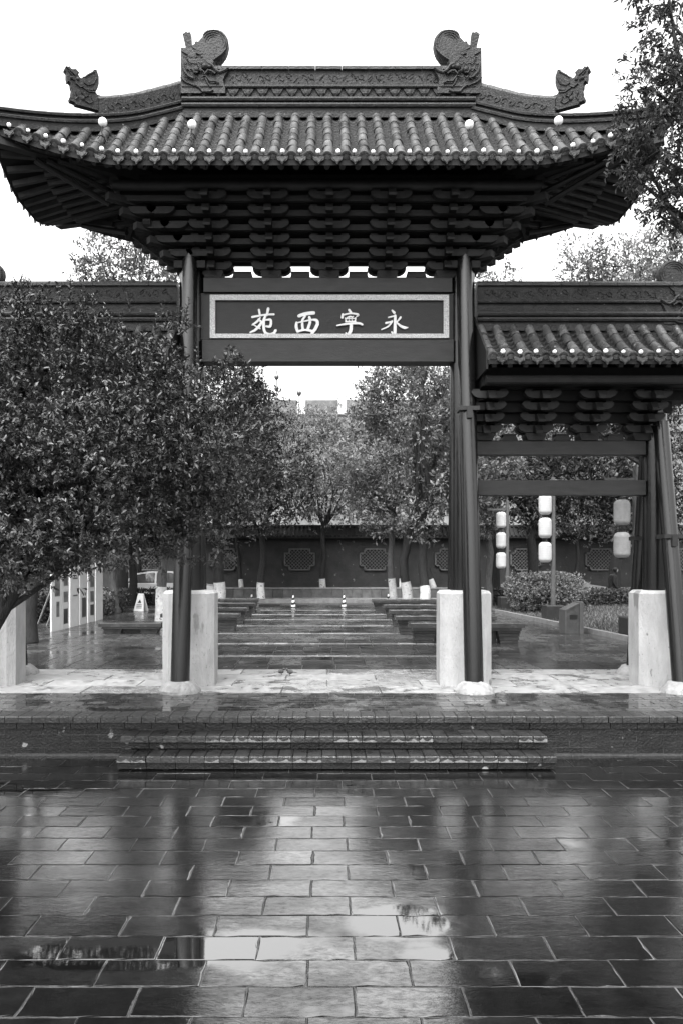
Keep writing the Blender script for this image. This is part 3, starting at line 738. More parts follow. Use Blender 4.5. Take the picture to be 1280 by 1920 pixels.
for j in range(-5, 6):
    y = GY+j*0.2; xe = RX+(HX-RX)*abs(y-GY)/HD
    for s in (-1, 1):
        half_tube(rb, [(s*(HX+(xe-HX)*k/5), y, S(s*(HX+(xe-HX)*k/5-0.001), y)) for k in range(6)], 0.06)
        z = S(s*HX, y+0.1); rb.prism([(y+0.1-0.07, z+.0), (y+0.1, z-0.14), (y+0.1+0.07, z)], s*HX-0.01, s*HX+0.01, 'x')
rb.build('rear_and_side_tiles', M['rooftile'], roof, kind='stuff')
# soffit plates & rafters
def under(x, y, d=0.16): return S(x, y)-d
for f in (-1, 1):
    for i in range(-21, 22):
        u = i/21; xt = u*(HX-0.12); xb = xt if abs(xt) < 2.3 else math.copysign(2.3+(abs(xt)-2.3)*0.42, xt)
        yt = GY+f*(HD-0.06); yb = GY+f*(HD-0.62)
        zt, zb_ = S(xt, yt)-0.125, S(xt, GY+f*(HD-0.62))-0.18
        # flying rafter (square) and round rafter below it
        p = Vector((xt, yt, zt)); q = Vector((xb, yb, min(zb_, 6.98)+0.0))
        MB().bar(p, q, 0.062, 0.062).build('flying_rafter', M['rafter'], roof)
        p2 = p.lerp(q, 0.38)-Vector((0, 0, 0.07)); q2 = q.lerp(p, -0.25)-Vector((0, 0, 0.09))
        MB().tube([p2, q2], 0.036, 7).build('rafter', M['rafter'], roof)
for s in (-1, 1):
    for j in range(-6, 7):
        yt = GY+j*0.19; yb = GY+j*0.19 if abs(j) < 3 else GY+math.copysign(0.50+(abs(j)-3)*0.05, j)
        xt = s*(HX-0.05); xb = s*2.75
        zt = S(xt, yt)-0.125
        p = Vector((xt, yt, zt)); q = Vector((xb, yb, 6.88))
        MB().bar(p, q, 0.062, 0.062).build('flying_rafter', M['rafter_lit'], roof)
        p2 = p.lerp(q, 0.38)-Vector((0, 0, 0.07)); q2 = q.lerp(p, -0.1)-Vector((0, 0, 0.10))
        MB().tube([p2, q2], 0.036, 7).build('rafter', M['rafter_lit'], roof)
    for f in (-1, 1):   # corner beam under each hip
        p = Vector((s*(HX-0.02), GY+f*(HD-0.02), S(HX-.02, GY+HD-.02)-0.16)); q = Vector((s*2.2, GY+f*0.4, 6.75))
        MB().bar(p, q, 0.12, 0.15).build('corner_beam', M['rafter'], roof)
for f in (-1, 1):
    y = GY+f*0.66; MB().tube([(-2.6, y, 6.56), (2.6, y, 6.56)], 0.065, 10).build('purlin', M['rafter'], roof, True)
for s in (-1, 1): MB().tube([(s*2.58, GY-0.7, 6.60), (s*2.58, GY+0.7, 6.60)], 0.065, 10).build('purlin', M['rafter'], roof, True)
MB().span((-2.55, GY-0.52, 6.50), (2.55, GY+0.52, 6.76)).build('ceiling_board', M['soffit'], roof)

# ---- ridges
def ridge_run(x0, x1, zb, k, parent, rosettes=True):
    """long ridge of moulded clay along X; k scales heights"""
    m = MB(); y = GY
    def roll(z, r, yo): m.tube([(x0, y-yo, z), (x1, y-yo, z)], r, 8); m.tube([(x0, y+yo, z), (x1, y+yo, z)], r, 8)
    def slab(za, zb_, hy): m.span((x0, y-hy, zb+k*za), (x1, y+hy, zb+k*zb_))
    slab(-0.12, 0.02, 0.12); roll(zb+k*0.03, 0.035, 0.12); slab(0.02, 0.09, 0.115); roll(zb+k*0.105, 0.034, 0.125)
    slab(0.085, 0.27, 0.10); roll(zb+k*0.275, 0.022, 0.115); slab(0.27, 0.31, 0.12)
    slab(0.31, 0.50, 0.095)
    rd = m.build('ridge', M['ridge'], parent)
    c = MB(); nseg = max(4, int(abs(x1-x0)/0.34)); w = (x1-x0)/nseg
    for i in range(nseg):
        a = x0+w*i+0.003; b = x0+w*(i+1)-0.003
        cc = MB(); pr = [(-0.125, 0.50), (-0.125, 0.535), (-0.07, 0.575), (0, 0.59), (0.07, 0.575), (0.125, 0.535), (0.125, 0.50)]
        cc.prism([(y+u, zb+k*v) for u, v in pr], a, b, 'x'); cc.build('ridge_cap', M['ridge_hi'], rd)
    if rosettes:
        n = int(abs(x1-x0)/0.187); w = (x1-x0)/n
        me = MB(); me.ball((0, 0, 0), 0.05, 10, 5, (1, 0.45, 0.95)); me.prism([(-0.075, 0.045), (-0.05, -0.0), (0, -0.055), (0.05, 0), (0.075, 0.045)], -0.012, 0.006)
        me = me.mesh('rosette', M['ridge'])
        for i in range(n): link('rosette', me, rd, loc=(x0+w*(i+.5), y-0.108, zb+k*0.20))
    # scrolling relief on the panel
    r = random.Random(int(abs(x0)*10)); rel = MB(); L = abs(x1-x0); n = int(L/0.10)
    for i in range(n):
        cx = min(x0, x1)+0.06+L*(i+.5)/n*0.97+r.uniform(-.03, .03); cz = zb+k*(0.405+r.uniform(-.035, .035))
        pts = [(cx+0.045*math.cos(t+i)*(1-t/9), y-0.098, cz+0.05*k*math.sin(t)*(1-t/9)*(1 if i % 2 else -1)) for t in [q*0.8 for q in range(8)]]
        rel.tube(pts, [r.uniform(.003, .007)]*8, 5)
        rel.ball((cx+0.03, y-0.096, cz-0.045*k), 0.010, 6, 4)
    rel.build('ridge_carving', M['ridge'], rd, kind='stuff')
    return rd
ridge_run(-1.86, 1.90, 7.81, 1.0, roof)

# hip ridges
def hip(sx, sy):
    up_t, lo_t = 0.46, 1.03
    def H(t): return Vector((sx*(RX+(HX-RX)*t), GY+sy*HD*t, S(RX+(HX-RX)*min(t, 1), GY+HD*min(t, 1))+(0.10*(t-1)/0.03 if t > 1 else 0)))
    dr = Vector((sx*(HX-RX), sy*HD, 0)).normalized(); nrmv = Vector((-dr.y, dr.x, 0))
    def sweep(m, t0, t1, za, zb_, hw, n=16):
        vs = []
        for i in range(n+1):
            t = t0+(t1-t0)*i/n; p = H(t)
            a = za(t) if callable(za) else za; b = zb_(t) if callable(zb_) else zb_
            for (u, z) in ((-hw, a), (-hw, b), (hw, b), (hw, a)): vs.append(p+nrmv*u+Vector((0, 0, z)))
        fs = [(0, 1, 2, 3), (4*n+3, 4*n+2, 4*n+1, 4*n)]
        for i in range(n):
            for k in range(4): fs.append((4*i+k, 4*i+4+k, 4*i+4+(k+1) % 4, 4*i+(k+1) % 4))
        m.add(vs, fs)
    m = MB(); sweep(m, -0.02, lo_t, -0.08, 0.03, 0.12); sweep(m, -0.02, lo_t, 0.03, 0.12, 0.085)
    for sd in (-1, 1):
        m.tube([H(t)+nrmv*sd*0.12+Vector((0, 0, 0.035)) for t in np.linspace(0, lo_t, 18)], 0.026, 6)
        m.tube([H(t)+nrmv*sd*0.095+Vector((0, 0, 0.125)) for t in np.linspace(0, lo_t, 18)], 0.024, 6)
    extra = lambda t: 0.34+0.03*(1-t/0.47)
    sweep(m, -0.02, up_t, 0.12, extra, 0.08)
    hr = m.build('hip_ridge', M['ridge'], roof)
    # half-round capping tiles
    t = 0.0
    while t < up_t-0.03:
        c = MB(); a, b = H(t), H(min(t+0.085, up_t)); a = a+Vector((0, 0, extra(t))); b = b+Vector((0, 0, extra(min(t+.085, up_t))))
        c.tube([a, a.lerp(b, 0.95)], [0.062, 0.056], 10); c.build('ridge_cap', M['ridge_hi'], hr, True); t += 0.085
    t = up_t
    while t < lo_t-0.03:
        c = MB(); a, b = H(t)+Vector((0, 0, 0.135)), H(min(t+0.085, lo_t))+Vector((0, 0, 0.135))
        c.tube([a, a.lerp(b, 0.95)], [0.06, 0.055], 10); c.build('ridge_cap', M['ridge_hi'], hr, True); t += 0.085
    if sy < 0:   # relief on the tall part
        rel = MB()
        for i in range(9):
            p = H(0.06+0.042*i)+nrmv*(0.083*(1 if nrmv.y < 0 else -1))+Vector((0, 0, 0.235))
            pts = [p+dr*0.05*math.cos(q*.8)*(1-q/10)+Vector((0, 0, 0.045*math.sin(q*.8)*(1 if i % 2 else -1)*(1-q/10))) for q in range(7)]
            rel.tube(pts, 0.006, 5)
        rel.build('ridge_carving', M['ridge'], hr, kind='stuff')
    # beast at the end of the tall part
    bz = 0.00049; ox, oz = 1050.0, 780.0
    out = [(1050,1180),(1050,800),(950,795),(905,735),(960,640),(990,520),(990,340),(935,180),(870,200),(830,260),(700,370),(640,440),(600,455),(570,505),(530,505),(460,410),(510,385),(430,320),(330,355),(265,300),(250,325),(190,325),(150,405),(205,460),(205,570),(225,690),(260,665),(300,700),(310,790),(330,830),(315,930),(340,1030),(285,1035),(270,1080),(290,1135),(400,1150),(430,1190)]
    b_ = MB(); p0 = H(0.445); topz = extra(up_t)+0.04
    def BP(u, v, w): # drawing -> along hip (outward positive), up, across
        return p0+dr*((ox-u)*bz)+Vector((0, 0, topz+0.02+(oz-v)*bz))+nrmv*w
    n = len(out); th_ = 0.04
    edge = [BP(u, v, 0) for u, v in out]
    A = [BP(u, v, -th_) for u, v in out]; B = [BP(u, v, th_) for u, v in out]
    b_.add(A+B, [tuple(range(n)), tuple(range(2*n-1, n-1, -1))]+[(i, i+n, (i+1) % n+n, (i+1) % n) for i in range(n)])
    for w in (-th_-0.004, th_+0.004):
        for pl, r in (([(640,470),(700,400),(800,320),(890,240)],.007),([(620,600),(720,640),(860,560),(930,400)],.009),([(430,680),(530,740),(620,690)],.014),([(600,730),(740,790),(890,760)],.012),([(200,350),(330,430),(420,480)],.012),([(240,420),(320,500)],.010),([(280,590),(350,580),(390,610)],.02),([(560,830),(640,950),(720,900),(700,840)],.014),([(800,900),(850,1000),(760,1080),(650,1050)],.010),([(420,900),(480,1000),(420,1080)],.012),([(640,760),(780,740),(900,690)],.008)):
            b_.tube([BP(u, v, w) for u, v in pl], r*0.9, 6)
        b_.ball(BP(470, 560, w*.8), 0.025, 8, 5); b_.ball(BP(600, 1000, w*0.5), 0.04, 8, 5)
    b_.build('ridge_beast', M['ridge'], hr)
    return hr
for sx in (-1, 1):
    for sy in (-1, 1): hip(sx, sy)

# chiwen (ridge-end dragons)
CO = [(150,1350),(150,430),(345,430),(345,392),(400,360),(410,318),(440,312),(465,322),(500,280),(540,240),(555,190),(580,145),(640,105),(680,118),(740,100),(830,103),(900,130),(965,195),(1010,270),(1020,360),(1000,460),(960,550),(870,640),(780,725),(782,765),(755,800),(790,860),(855,900),(920,830),(948,885),(1043,868),(1030,960),(995,1010),(960,1090),(1000,1250),(990,1350)]
def chiwen(parent, xo, zo, sgn, k=1.0):
    """xo: x of the outer (straight) back edge; zo: height of the drawing's 1350 line; sgn +1 = curl towards +X"""
    s_ = 0.000704*k
    def C(u, v, y): return (xo+sgn*(u-150)*s_, GY+y, zo+(1350-v)*s_)
    m = MB(); n = len(CO); T = 0.135*k
    def tf(v): return 0.52+0.48*min(1, max(0, (v-480)/350))   # thin curled tail, thick head
    P = [C(u, v, 0) for u, v in CO]
    cx = sum(p[0] for p in P)/n; cz = sum(p[2] for p in P)/n
    lv = [(-T, 0.018), (-T*0.75, 0.0), (T*0.75, 0.0), (T, 0.018)]
    # inward offset along averaged normals for the bevelled rim
    def off(i, d):
        a = Vector((P[i-1][0], P[i-1][2])); b = Vector((P[i][0], P[i][2])); c = Vector((P[(i+1) % n][0], P[(i+1) % n][2]))
        e = (b-a).normalized()+(c-b).normalized(); e = e.normalized() if e.length > 1e-4 else (c-b).normalized()
        return b+Vector((e.y, -e.x))*d*sgn
    vs = []
    for y, d in lv:
        for i in range(n): q = off(i, d*k); vs.append((q[0], GY+y*tf(CO[i][1]), q[1]))
    fs = [tuple(range(n)), tuple(range(4*n-1, 3*n-1, -1))]
    for l in range(3):
        for i in range(n): fs.append((l*n+i, (l+1)*n+i, (l+1)*n+(i+1) % n, l*n+(i+1) % n))
    m.add(vs, fs)
    # sword hilt
    h = [(245,470),(175,165),(205,150),(240,118),(268,142),(308,130),(325,155),(345,470)]
    m.prism([(C(u, v, 0)[0], C(u, v, 0)[2]) for u, v in h], GY-0.04*k, GY+0.04*k)
    for sd in (-1, 1):
        y = sd*(T+0.003)
        def T_(pl, r): m.tube([C(u, v, y*tf(v)) for u, v in pl], [r*k*0.7]*len(pl), 6)
        for rr, a0, a1 in ((215, -2.2, 2.2), (175, -2.4, 2.4), (135, -2.6, 3.0), (95, -3.1, 3.1)):
            T_([(745+rr*1.05*math.cos(t), 340-rr*math.sin(t)*1.0) for t in np.linspace(a0+.5, a1+.3, 14)], 0.010)
        T_([(980,470),(900,580),(770,700)], .011); T_([(930,440),(840,560),(740,660)], .010); T_([(870,420),(800,520),(700,620)], .010)
        T_([(370,450),(440,490),(520,530),(600,500)], .016); T_([(170,520),(230,560),(280,590)], .013); T_([(430,560),(520,600),(590,560)], .012)
        T_([(680,800),(740,830),(800,920),(880,960),(960,930),(1035,880)], .028); T_([(600,990),(660,920),(720,930),(800,980)], .022)
        T_([(560,1040),(620,1020),(700,1120),(800,1120),(860,1150)], .017); T_([(430,1190),(500,1230),(560,1310),(700,1310),(760,1280)], .02)
        T_([(390,900),(420,960),(480,960)], .022); T_([(200,780),(240,940),(330,1040),(400,1060)], .024); T_([(170,1050),(260,1130),(420,1200)], .018)
        T_([(480,800),(520,900),(600,950)], .016); T_([(260,640),(330,760),(420,800),(500,760)], .014); T_([(620,1060),(660,1160),(720,1220)], .016)
        m.ball(C(600, 850, y*0.9), 0.045*k, 9, 6); m.ball(C(690, 850, y*0.9), 0.03*k, 8, 5); m.ball(C(450, 900, y*0.8), 0.05*k, 9, 6); m.ball(C(900, 870, y*.7), 0.03*k, 8, 5)
        for q in range(5): m.add([C(880+q*28, 975, y*0.6), C(900+q*28, 975, y*0.6), C(890+q*28, 1015, y*0.6)], [(0, 1, 2)])
        for q in range(16):   # scales on the body
            u = 220+(q % 4)*95; v = 660+(q//4)*120; m.tube([C(u, v, y*.98), C(u+30, v+35, y), C(u+65, v+10, y*.98)], 0.009*k, 5)
    return m.build('ridge_dragon', M['ridge'], parent, True)
chiwen(roof, -1.865-0.02, 7.98, 1, 1.0); chiwen(roof, 1.99, 7.98, -1, 1.0)

# ---- side roofs
SD = 0.85; SRX, SHX = 4.85, 5.75
def side_roof(s):
    def S2(x, y):
        dy = abs(y-GY); v = 1-dy/SD; dx = abs(x)
        vs_ = (SHX-dx)/(SHX-SRX)
        v = min(v, vs_); return 4.43+0.36*v+0.28*v*abs(v)
    XI = 1.91
    m = MB(); nx, ny = 30, 16; top, bot = [], []
    for j in range(ny+1):
        for i in range(nx+1):
            x = s*(XI+(SHX-XI)*i/nx); y = GY-SD+2*SD*j/ny; z = S2(x, y)
            top.append((x, y, z-0.035)); bot.append((x, y, z-0.09))
    nn = len(top); fs = []
    for j in range(ny):
        for i in range(nx): a = j*(nx+1)+i; fs.append((a, a+1, a+nx+2, a+nx+1)); fs.append((nn+a, nn+a+nx+1, nn+a+nx+2, nn+a+1))
    for i in range(nx): a = i; fs.append((a, nn+a, nn+a+1, a+1)); a = ny*(nx+1)+i; fs.append((a, a+1, nn+a+1, nn+a))
    for j in range(ny): a = j*(nx+1); fs.append((a, a+nx+1, nn+a+nx+1, nn+a)); a = a+nx; fs.append((a, nn+a, nn+a+nx+1, a+nx+1))
    m.add(top+bot, fs); rf = m.build('side_roof', M['soffit'], gate)
    pans = MB(); rest = MB()
    for i in range(18):
        x = s*(1.975+i*pitch); dx = abs(x); y1 = GY-0.10 if dx < SRX else GY-SD*(dx-SRX)/(SHX-SRX)
        if i < (13 if s > 0 else 8) : tile_column(x, GY-SD, y1, S2, rf)
        elif y1-(GY-SD) > .1: half_tube(rest, [(x, GY-SD+(y1-GY+SD)*k/4, S2(x, GY-SD+(y1-GY+SD)*k/4)) for k in range(5)], 0.06)
        yb = GY+0.1 if dx < SRX else GY+SD*(dx-SRX)/(SHX-SRX)
        if GY+SD-yb > .1: half_tube(rest, [(x, GY+SD+(yb-GY-SD)*k/4, S2(x, GY+SD+(yb-GY-SD)*k/4)) for k in range(5)], 0.06)
        xx = s*(1.975+(i+.5)*pitch); dx = abs(xx); y1 = GY-0.08 if dx < SRX else GY-SD*(dx-SRX)/(SHX-SRX)
        if y1-(GY-SD) > .05:
            pan_row(pans, xx, GY-SD+0.01, y1, S2, max(2, int(10*(y1-GY+SD)/SD)))
            link('drip_tile', drip, rf, loc=(xx, GY-SD-0.015, S2(xx, GY-SD)-0.02), rot=(random.gauss(-.12, .02), 0, 0))
    for j in range(-4, 5):
        y = GY+j*0.2; xe = SRX+(SHX-SRX)*abs(y-GY)/SD; half_tube(rest, [(s*(SHX+(xe-SHX)*k/3), y, S2(SHX+(xe-SHX)*k/3, y)) for k in range(4)], 0.06)
    pans.build('pan_tiles', M['pantile'], rf, kind='stuff'); rest.build('rear_and_end_tiles', M['rooftile'], rf, kind='stuff')
    a, b = sorted((s*1.93, s*(SRX-0.05))); ridge_run(a, b, 5.06, 0.94, rf, rosettes=False)
    chiwen(rf, s*(SRX+(0.03 if s > 0 else -0.07)), 5.02, -s, 0.97)
    for f in (-1, 1):
        for i in range(20):
            x = s*(2.0+i*0.19)
            if abs(x) > SHX-.1: continue
            p = Vector((x, GY+f*(SD-0.04), S2(x, GY+SD-.04)-0.11)); q = Vector((x, GY+f*0.45, S2(min(abs(x), 5), GY+0.45)-0.14))
            MB().bar(p, q, 0.055, 0.055).build('flying_rafter', M['rafter'], rf)
        h = MB(); h.bar((s*SRX, GY, 5.12), (s*(SHX+.02), GY+f*(SD+.02), 4.50), 0.16, 0.12); h.bar((s*SRX, GY, 5.22), (s*(SHX+.02), GY+f*(SD+.02), 4.60), 0.09, 0.10)
        h.build('hip_ridge', M['ridge'], rf)
        MB().tube([(s*1.93, GY+f*0.64, 4.20), (s*5.0, GY+f*0.64, 4.20)], 0.055, 8).build('purlin', M['rafter'], rf)
    a, b = sorted((s*1.92, s*5.0)); MB().span((a, GY-.50, 4.16), (b, GY+.50, 4.38)).build('ceiling_board', M['soffit'], rf)
    # wind board closing the inner gable
    g_ = MB(); g_.prism([(GY-SD, 4.28), (GY-SD, 4.50), (GY-0.4, 4.85), (GY, 5.16), (GY+0.4, 4.85), (GY+SD, 4.5), (GY+SD, 4.28)], s*1.905-0.012, s*1.905+0.012, 'x'); g_.build('gable_board', M['soffit'], rf)
    return S2
S2R = side_roof(1); side_roof(-1)

# ---- string lights along the eaves, globe lamps
def string_lights(name, label, xs, Sf, ye):
    t = thing(name, label, 'string lights', (xs[0], ye, 6))
    t.location = (0, 0, 0)
    me = MB().ball((0, 0, 0), 0.027, 10, 7).mesh('bulb', M['bulbglass'], True)
    sk = MB().lathe([(0.012, -0.05), (0.014, -0.02)], n=8).mesh('socket', M['iron'])
    wire = []
    for x in xs:
        z = Sf(x, ye)+0.055; j = random.uniform(-.015, .015)
        sc_ = random.uniform(.82, 1.1)
        b = link('bulb', me, t, loc=(x+j, ye-0.015, z+random.uniform(-.008, .008)), rot=(random.uniform(-.3, .3), random.uniform(-.3, .3), 0)); link('socket', sk, b); b.scale = (sc_, sc_, sc_)
        wire.append((x+j, ye-0.01, z-0.05)); wire.append((x+pitch/2*(1 if xs[1] > xs[0] else -1), ye-0.03, z-0.05+0.03*random.random()))
    MB().tube(wire, 0.006, 4).build('wire', M['iron'], t)
string_lights('string_lights', 'string of round white bulbs along the front eave of the high central roof', [0.01+(i+.5)*pitch for i in range(-18, 18)], S, GY-HD)
string_lights('string_lights', 'string of round bulbs along the eave of the low right side roof', [1.975+(i+.5)*pitch for i in range(0, 16)], S2R, GY-SD)
def globe(px, label):
    # stands on a short crooked stem on the tiles, 0.35 m up the slope
    Y = GY-HD+0.22; X = px*1.03; z = S(X, Y)
    t = thing('globe_lamp', label, 'lamp', (X, Y, z+0.05), 0, 'globe lamps standing on the high eave')
    MB().ball((0, 0, 0.24), 0.053, 14, 9).build('globe', M['bulbglass'], t, True)
    MB().tube([(0, 0, 0), (0.02, 0, 0.06), (-0.015, 0, 0.12), (0, 0, 0.20)], 0.009, 6).build('stem', M['iron'], t)
    MB().tube([(-0.05, -0.03, 0.03), (-0.02, 0, 0.09), (0.04, -0.02, 0.05), (0.06, -.04, -0.02)], 0.006, 5).build('wire', M['iron'], t)
globe(-2.56, 'white globe lamp near the left hip beast, leftmost on the high roof')
globe(-1.54, 'white globe lamp on tiles below the left ridge dragon')
globe(1.62, 'white globe lamp on tiles below the right ridge dragon')
globe(2.64, 'pale globe lamp below the right hip beast, beside the overhanging leaves')

# ================================================================== TREES
def leaves(P, D, Nn, L, W, fold=True):
    """P base, D axis, Nn normal, L lengths, W half widths -> V,F"""
    D = nrm(D); Sx = nrm(np.cross(D, Nn)); U = nrm(np.cross(Sx, D)); L = L[:, None]; W = W[:, None]
    if fold:
        a = P; t = P+D*L-U*L*0.10
        l1 = P+D*L*.35+Sx*W+U*W*.35; l2 = P+D*L*.72+Sx*W*.85+U*W*.2; r1 = P+D*L*.35-Sx*W+U*W*.35; r2 = P+D*L*.72-Sx*W*.85+U*W*.2
        n = len(P); V = np.stack([a, l1, l2, t, r2, r1], 1).reshape(-1, 3); b = np.arange(n)[:, None]*6
        F = np.concatenate([b+np.array([[0, 1, 2, 3]]), b+np.array([[0, 3, 4, 5]])], 0)
    else:
        n = len(P); V = np.stack([P, P+D*L*.5+Sx*W, P+D*L-U*L*.1, P+D*L*.5-Sx*W], 1).reshape(-1, 3); F = np.arange(4*n).reshape(-1, 4)
    return V, F
def gnoise(P, f, seed):
    r = np.random.default_rng(seed); v = np.zeros(len(P))
    for k in range(7):
        w = r.normal(0, f*(1+0.35*k), 3); v += np.sin(P @ w + r.uniform(0, 6.28))/(1+0.25*k)
    return v/3.0
def blob_points(blobs, n, seed, thr=-0.35, freq=3.0, inner=0.45, squash=0.85):
    r = np.random.default_rng(seed); w = np.array([b[3]**2.3 for b in blobs]); w /= w.sum()
    idx = r.choice(len(blobs), size=int(n*1.9), p=w); B = np.array(blobs)[idx]
    d = nrm(r.normal(0, 1, (len(idx), 3))); rad = B[:, 3]*(inner+(1-inner)*r.random(len(idx))**0.6)*(1+0.18*r.normal(0, 1, len(idx))*0.6)
    rad *= (1+0.22*gnoise(d*1.0+B[:, :3], 3.0, seed+5))
    P = B[:, :3]+d*rad[:, None]*np.array([1, 1, squash]); k = gnoise(P, freq, seed) > thr
    return P[k][:n], d[k][:n]
def limb_path(p, q, r, sag=0.12, n=5):
    p = Vector(p); q = Vector(q); L = (q-p).length; pts = []
    o = Vector((r.uniform(-1, 1), r.uniform(-1, 1), r.uniform(-.3, .6)))*L*sag
    for i in range(n+1):
        t = i/n; pts.append(p.lerp(q, t)+o*math.sin(PI*t)+Vector((r.gauss(0, .012), r.gauss(0, .012), 0))*L*(0 < i < n))
    return pts
def tree(label, base, fork, r0, blobs, nleaf, lsize, leafm, seed, barkm='bark', wash=0.0, group=None, twigs=0, cluster=8, name='tree', thr=-0.35, freq=3.0, up_bias=0.5, ratio=0.22, inner=0.45, fold=False, lean_fork=None):
    r = random.Random(seed); nr = np.random.default_rng(seed)
    t = thing(name, label, 'tree', (base[0], base[1], base[2]), 0, group); B0 = Vector(base)
    rel = lambda v: Vector(v)-B0
    tr = MB(); path = limb_path(base, fork, r, 0.04, 6)
    n = len(path); tr.tube([rel(p) for p in path], [r0*(1.06 if i == 0 else 1-0.35*i/(n-1)) for i in range(n)], 10)
    for b in sorted(blobs, key=lambda b: -b[3])[:14]:
        s = path[-1] if r.random() < 0.6 else path[-2]
        lp = limb_path(s, Vector(b[:3]), r, 0.12, 5); rr = r0*(0.33 if fold else 0.45)
        tr.tube([rel(p) for p in lp], [rr*(1-0.8*i/5) for i in range(6)], 7)
        for _ in range(4):
            k = r.randint(2, 5); dd = Vector((r.gauss(0, 1), r.gauss(0, 1), r.gauss(.2, .7))).normalized()
            q = lp[k]+dd*b[3]*r.uniform(.6, 1.0); sp = limb_path(lp[k], q, r, 0.1, 3)
            tr.tube([rel(p) for p in sp], [rr*0.25, rr*.18, rr*.1, rr*.04], 5)
    tr.build('trunk', M[barkm], t, True)
    if wash:
        rad = [r0*(1.06 if i == 0 else 1-0.35*i/(n-1)) for i in range(n)]; pts, rs = [], []
        for q in range(9):
            zq = base[2]+wash*q/8
            for i in range(n-1):
                if path[i].z <= zq <= path[i+1].z:
                    f_ = (zq-path[i].z)/(path[i+1].z-path[i].z); pts.append(rel(path[i].lerp(path[i+1], f_))); rs.append(rad[i]+(rad[i+1]-rad[i])*f_+0.012); break
        MB().tube(pts, rs, 16).build('whitewash_band', M['wash'], t, True)
    # foliage: twig tips, each carrying a spray of leaves
    nt_ = max(1, nleaf//cluster); P, d = blob_points(blobs, nt_, seed, thr, freq, inner)
    m_ = len(P); axis = nrm(d+np.array([0, 0, up_bias])+nr.normal(0, .35, (m_, 3)))
    tw = lsize*1.6
    Pc = np.repeat(P, cluster, 0); A = np.repeat(axis, cluster, 0); k = np.tile(np.arange(cluster), m_)
    ref = nrm(np.cross(A, nr.normal(0, 1, A.shape))); s2 = np.cross(A, ref); ang = nr.random(len(A))*6.28
    side = ref*np.cos(ang)[:, None]+s2*np.sin(ang)[:, None]
    Pl = Pc+A*((k/cluster)*tw)[:, None]+nr.normal(0, lsize*.12, A.shape)
    Dl = nrm(A*0.75+side*0.9+nr.normal(0, .25, A.shape)); Nl = nrm(np.array([0, 0, 1.0])+A*.5+nr.normal(0, .45, A.shape))
    Ls = lsize*nr.uniform(.65, 1.2, len(A)); V, F = leaves(Pl, Dl, Nl, Ls, Ls*ratio, fold)
    cr = np_mesh('crown', V-np.array(base), F, leafm, t)
    return t
def W(x, y, Y): return ((x-613)*Y/1500, Y, 2+(1050-y)*Y/1500)      # sizing aid while laying out crowns from measured heights
def blobs_at(lst): return [(*W(x, y, Y), r) for (x, y, Y, r) in lst]

# broad-leaved tree in front of the left bay
B = blobs_at([(30,600,7.7,.42),(-40,640,7.5,.6),(110,650,7.6,.45),(190,655,7.8,.36),(290,690,7.7,.30),(240,720,7.3,.5),(90,760,7.0,.6),(320,765,7.3,.42),(200,840,6.9,.62),(-60,850,7.0,.8),(60,900,6.8,.55),
 (350,850,7.1,.52),(425,810,7.4,.32),(450,755,7.6,.2),(410,905,7.4,.36),(300,940,7.2,.42),(160,960,7.2,.45),(30,990,7.2,.42),(380,985,7.4,.22),(478,770,7.6,.16),(170,590,7.9,.16),(345,600,7.8,.12),(70,560,7.8,.22),(260,1015,7.4,.2),(100,1035,7.3,.2),(435,690,7.8,.15),(60,1035,6.7,.36),(0,1060,6.6,.22),(110,1020,6.6,.34),(20,1045,6.5,.3),(60,1000,6.5,.35),(190,1000,6.6,.36),(-20,1020,7.0,.4),(330,1020,7.4,.28),(400,990,7.4,.3),(420,1040,7.5,.14),(150,1020,7.2,.3)])
tree('large glossy-leaved tree whose leaning trunk enters from the left edge', (-3.75, 7.15, 0), W(38, 1092, 7.25), 0.095, B, 84000, 0.048, M['leaf_near'], 11, fold=True, cluster=11, thr=-0.30, freq=2.6, ratio=0.20, inner=0.25)
def shoots(t, base, lst, seed, lm, ls):
    r = random.Random(seed); nr = np.random.default_rng(seed); Ps, Ds, Ns, Ls = [], [], [], []
    for (x, y, z, L) in lst:
        d = Vector((r.gauss(0, .25), r.gauss(0, .2), 1)).normalized(); p = Vector((x, y, z))-Vector(base)
        MB().tube([p, p+d*L*.5, p+d*L], [.006, .004, .002], 5).build('shoot', M['bark'], t)
        for k in range(int(L/0.016)):
            q = p+d*(0.016*k); a = k*2.4; side = Vector((math.cos(a), math.sin(a), 0)); Ps.append(q[:]); Ds.append((side*.8+d*.8)[:]); Ns.append((d*.8-side*.6+Vector((r.gauss(0, .2), r.gauss(0, .2), 0)))[:]); Ls.append(ls*(1.1-.5*k*0.016/L))
    Ls = np.array(Ls); V, F = leaves(np.array(Ps), np.array(Ds), np.array(Ns), Ls, Ls*.2, True); np_mesh('shoot_leaves', V, F, lm, t)
FB = (-3.75, 7.15, 0); ft_ = [o for o in COL.objects if o.name == 'tree'][0]; rs_ = random.Random(5)
shoots(ft_, FB, [(*W(x+rs_.uniform(-8, 8), y, 7.5), L) for (x, y, L) in [(130,570,.28),(175,585,.22),(240,585,.24),(335,610,.3),(345,620,.22),(20,560,.25),(50,555,.2),(290,620,.2),(420,735,.22),(470,725,.25),(500,760,.18),(200,600,.16),(90,565,.2),(380,690,.22),(-10,560,.2),(150,575,.22),(310,600,.2)]], 6, M['leaf_near'], .055)
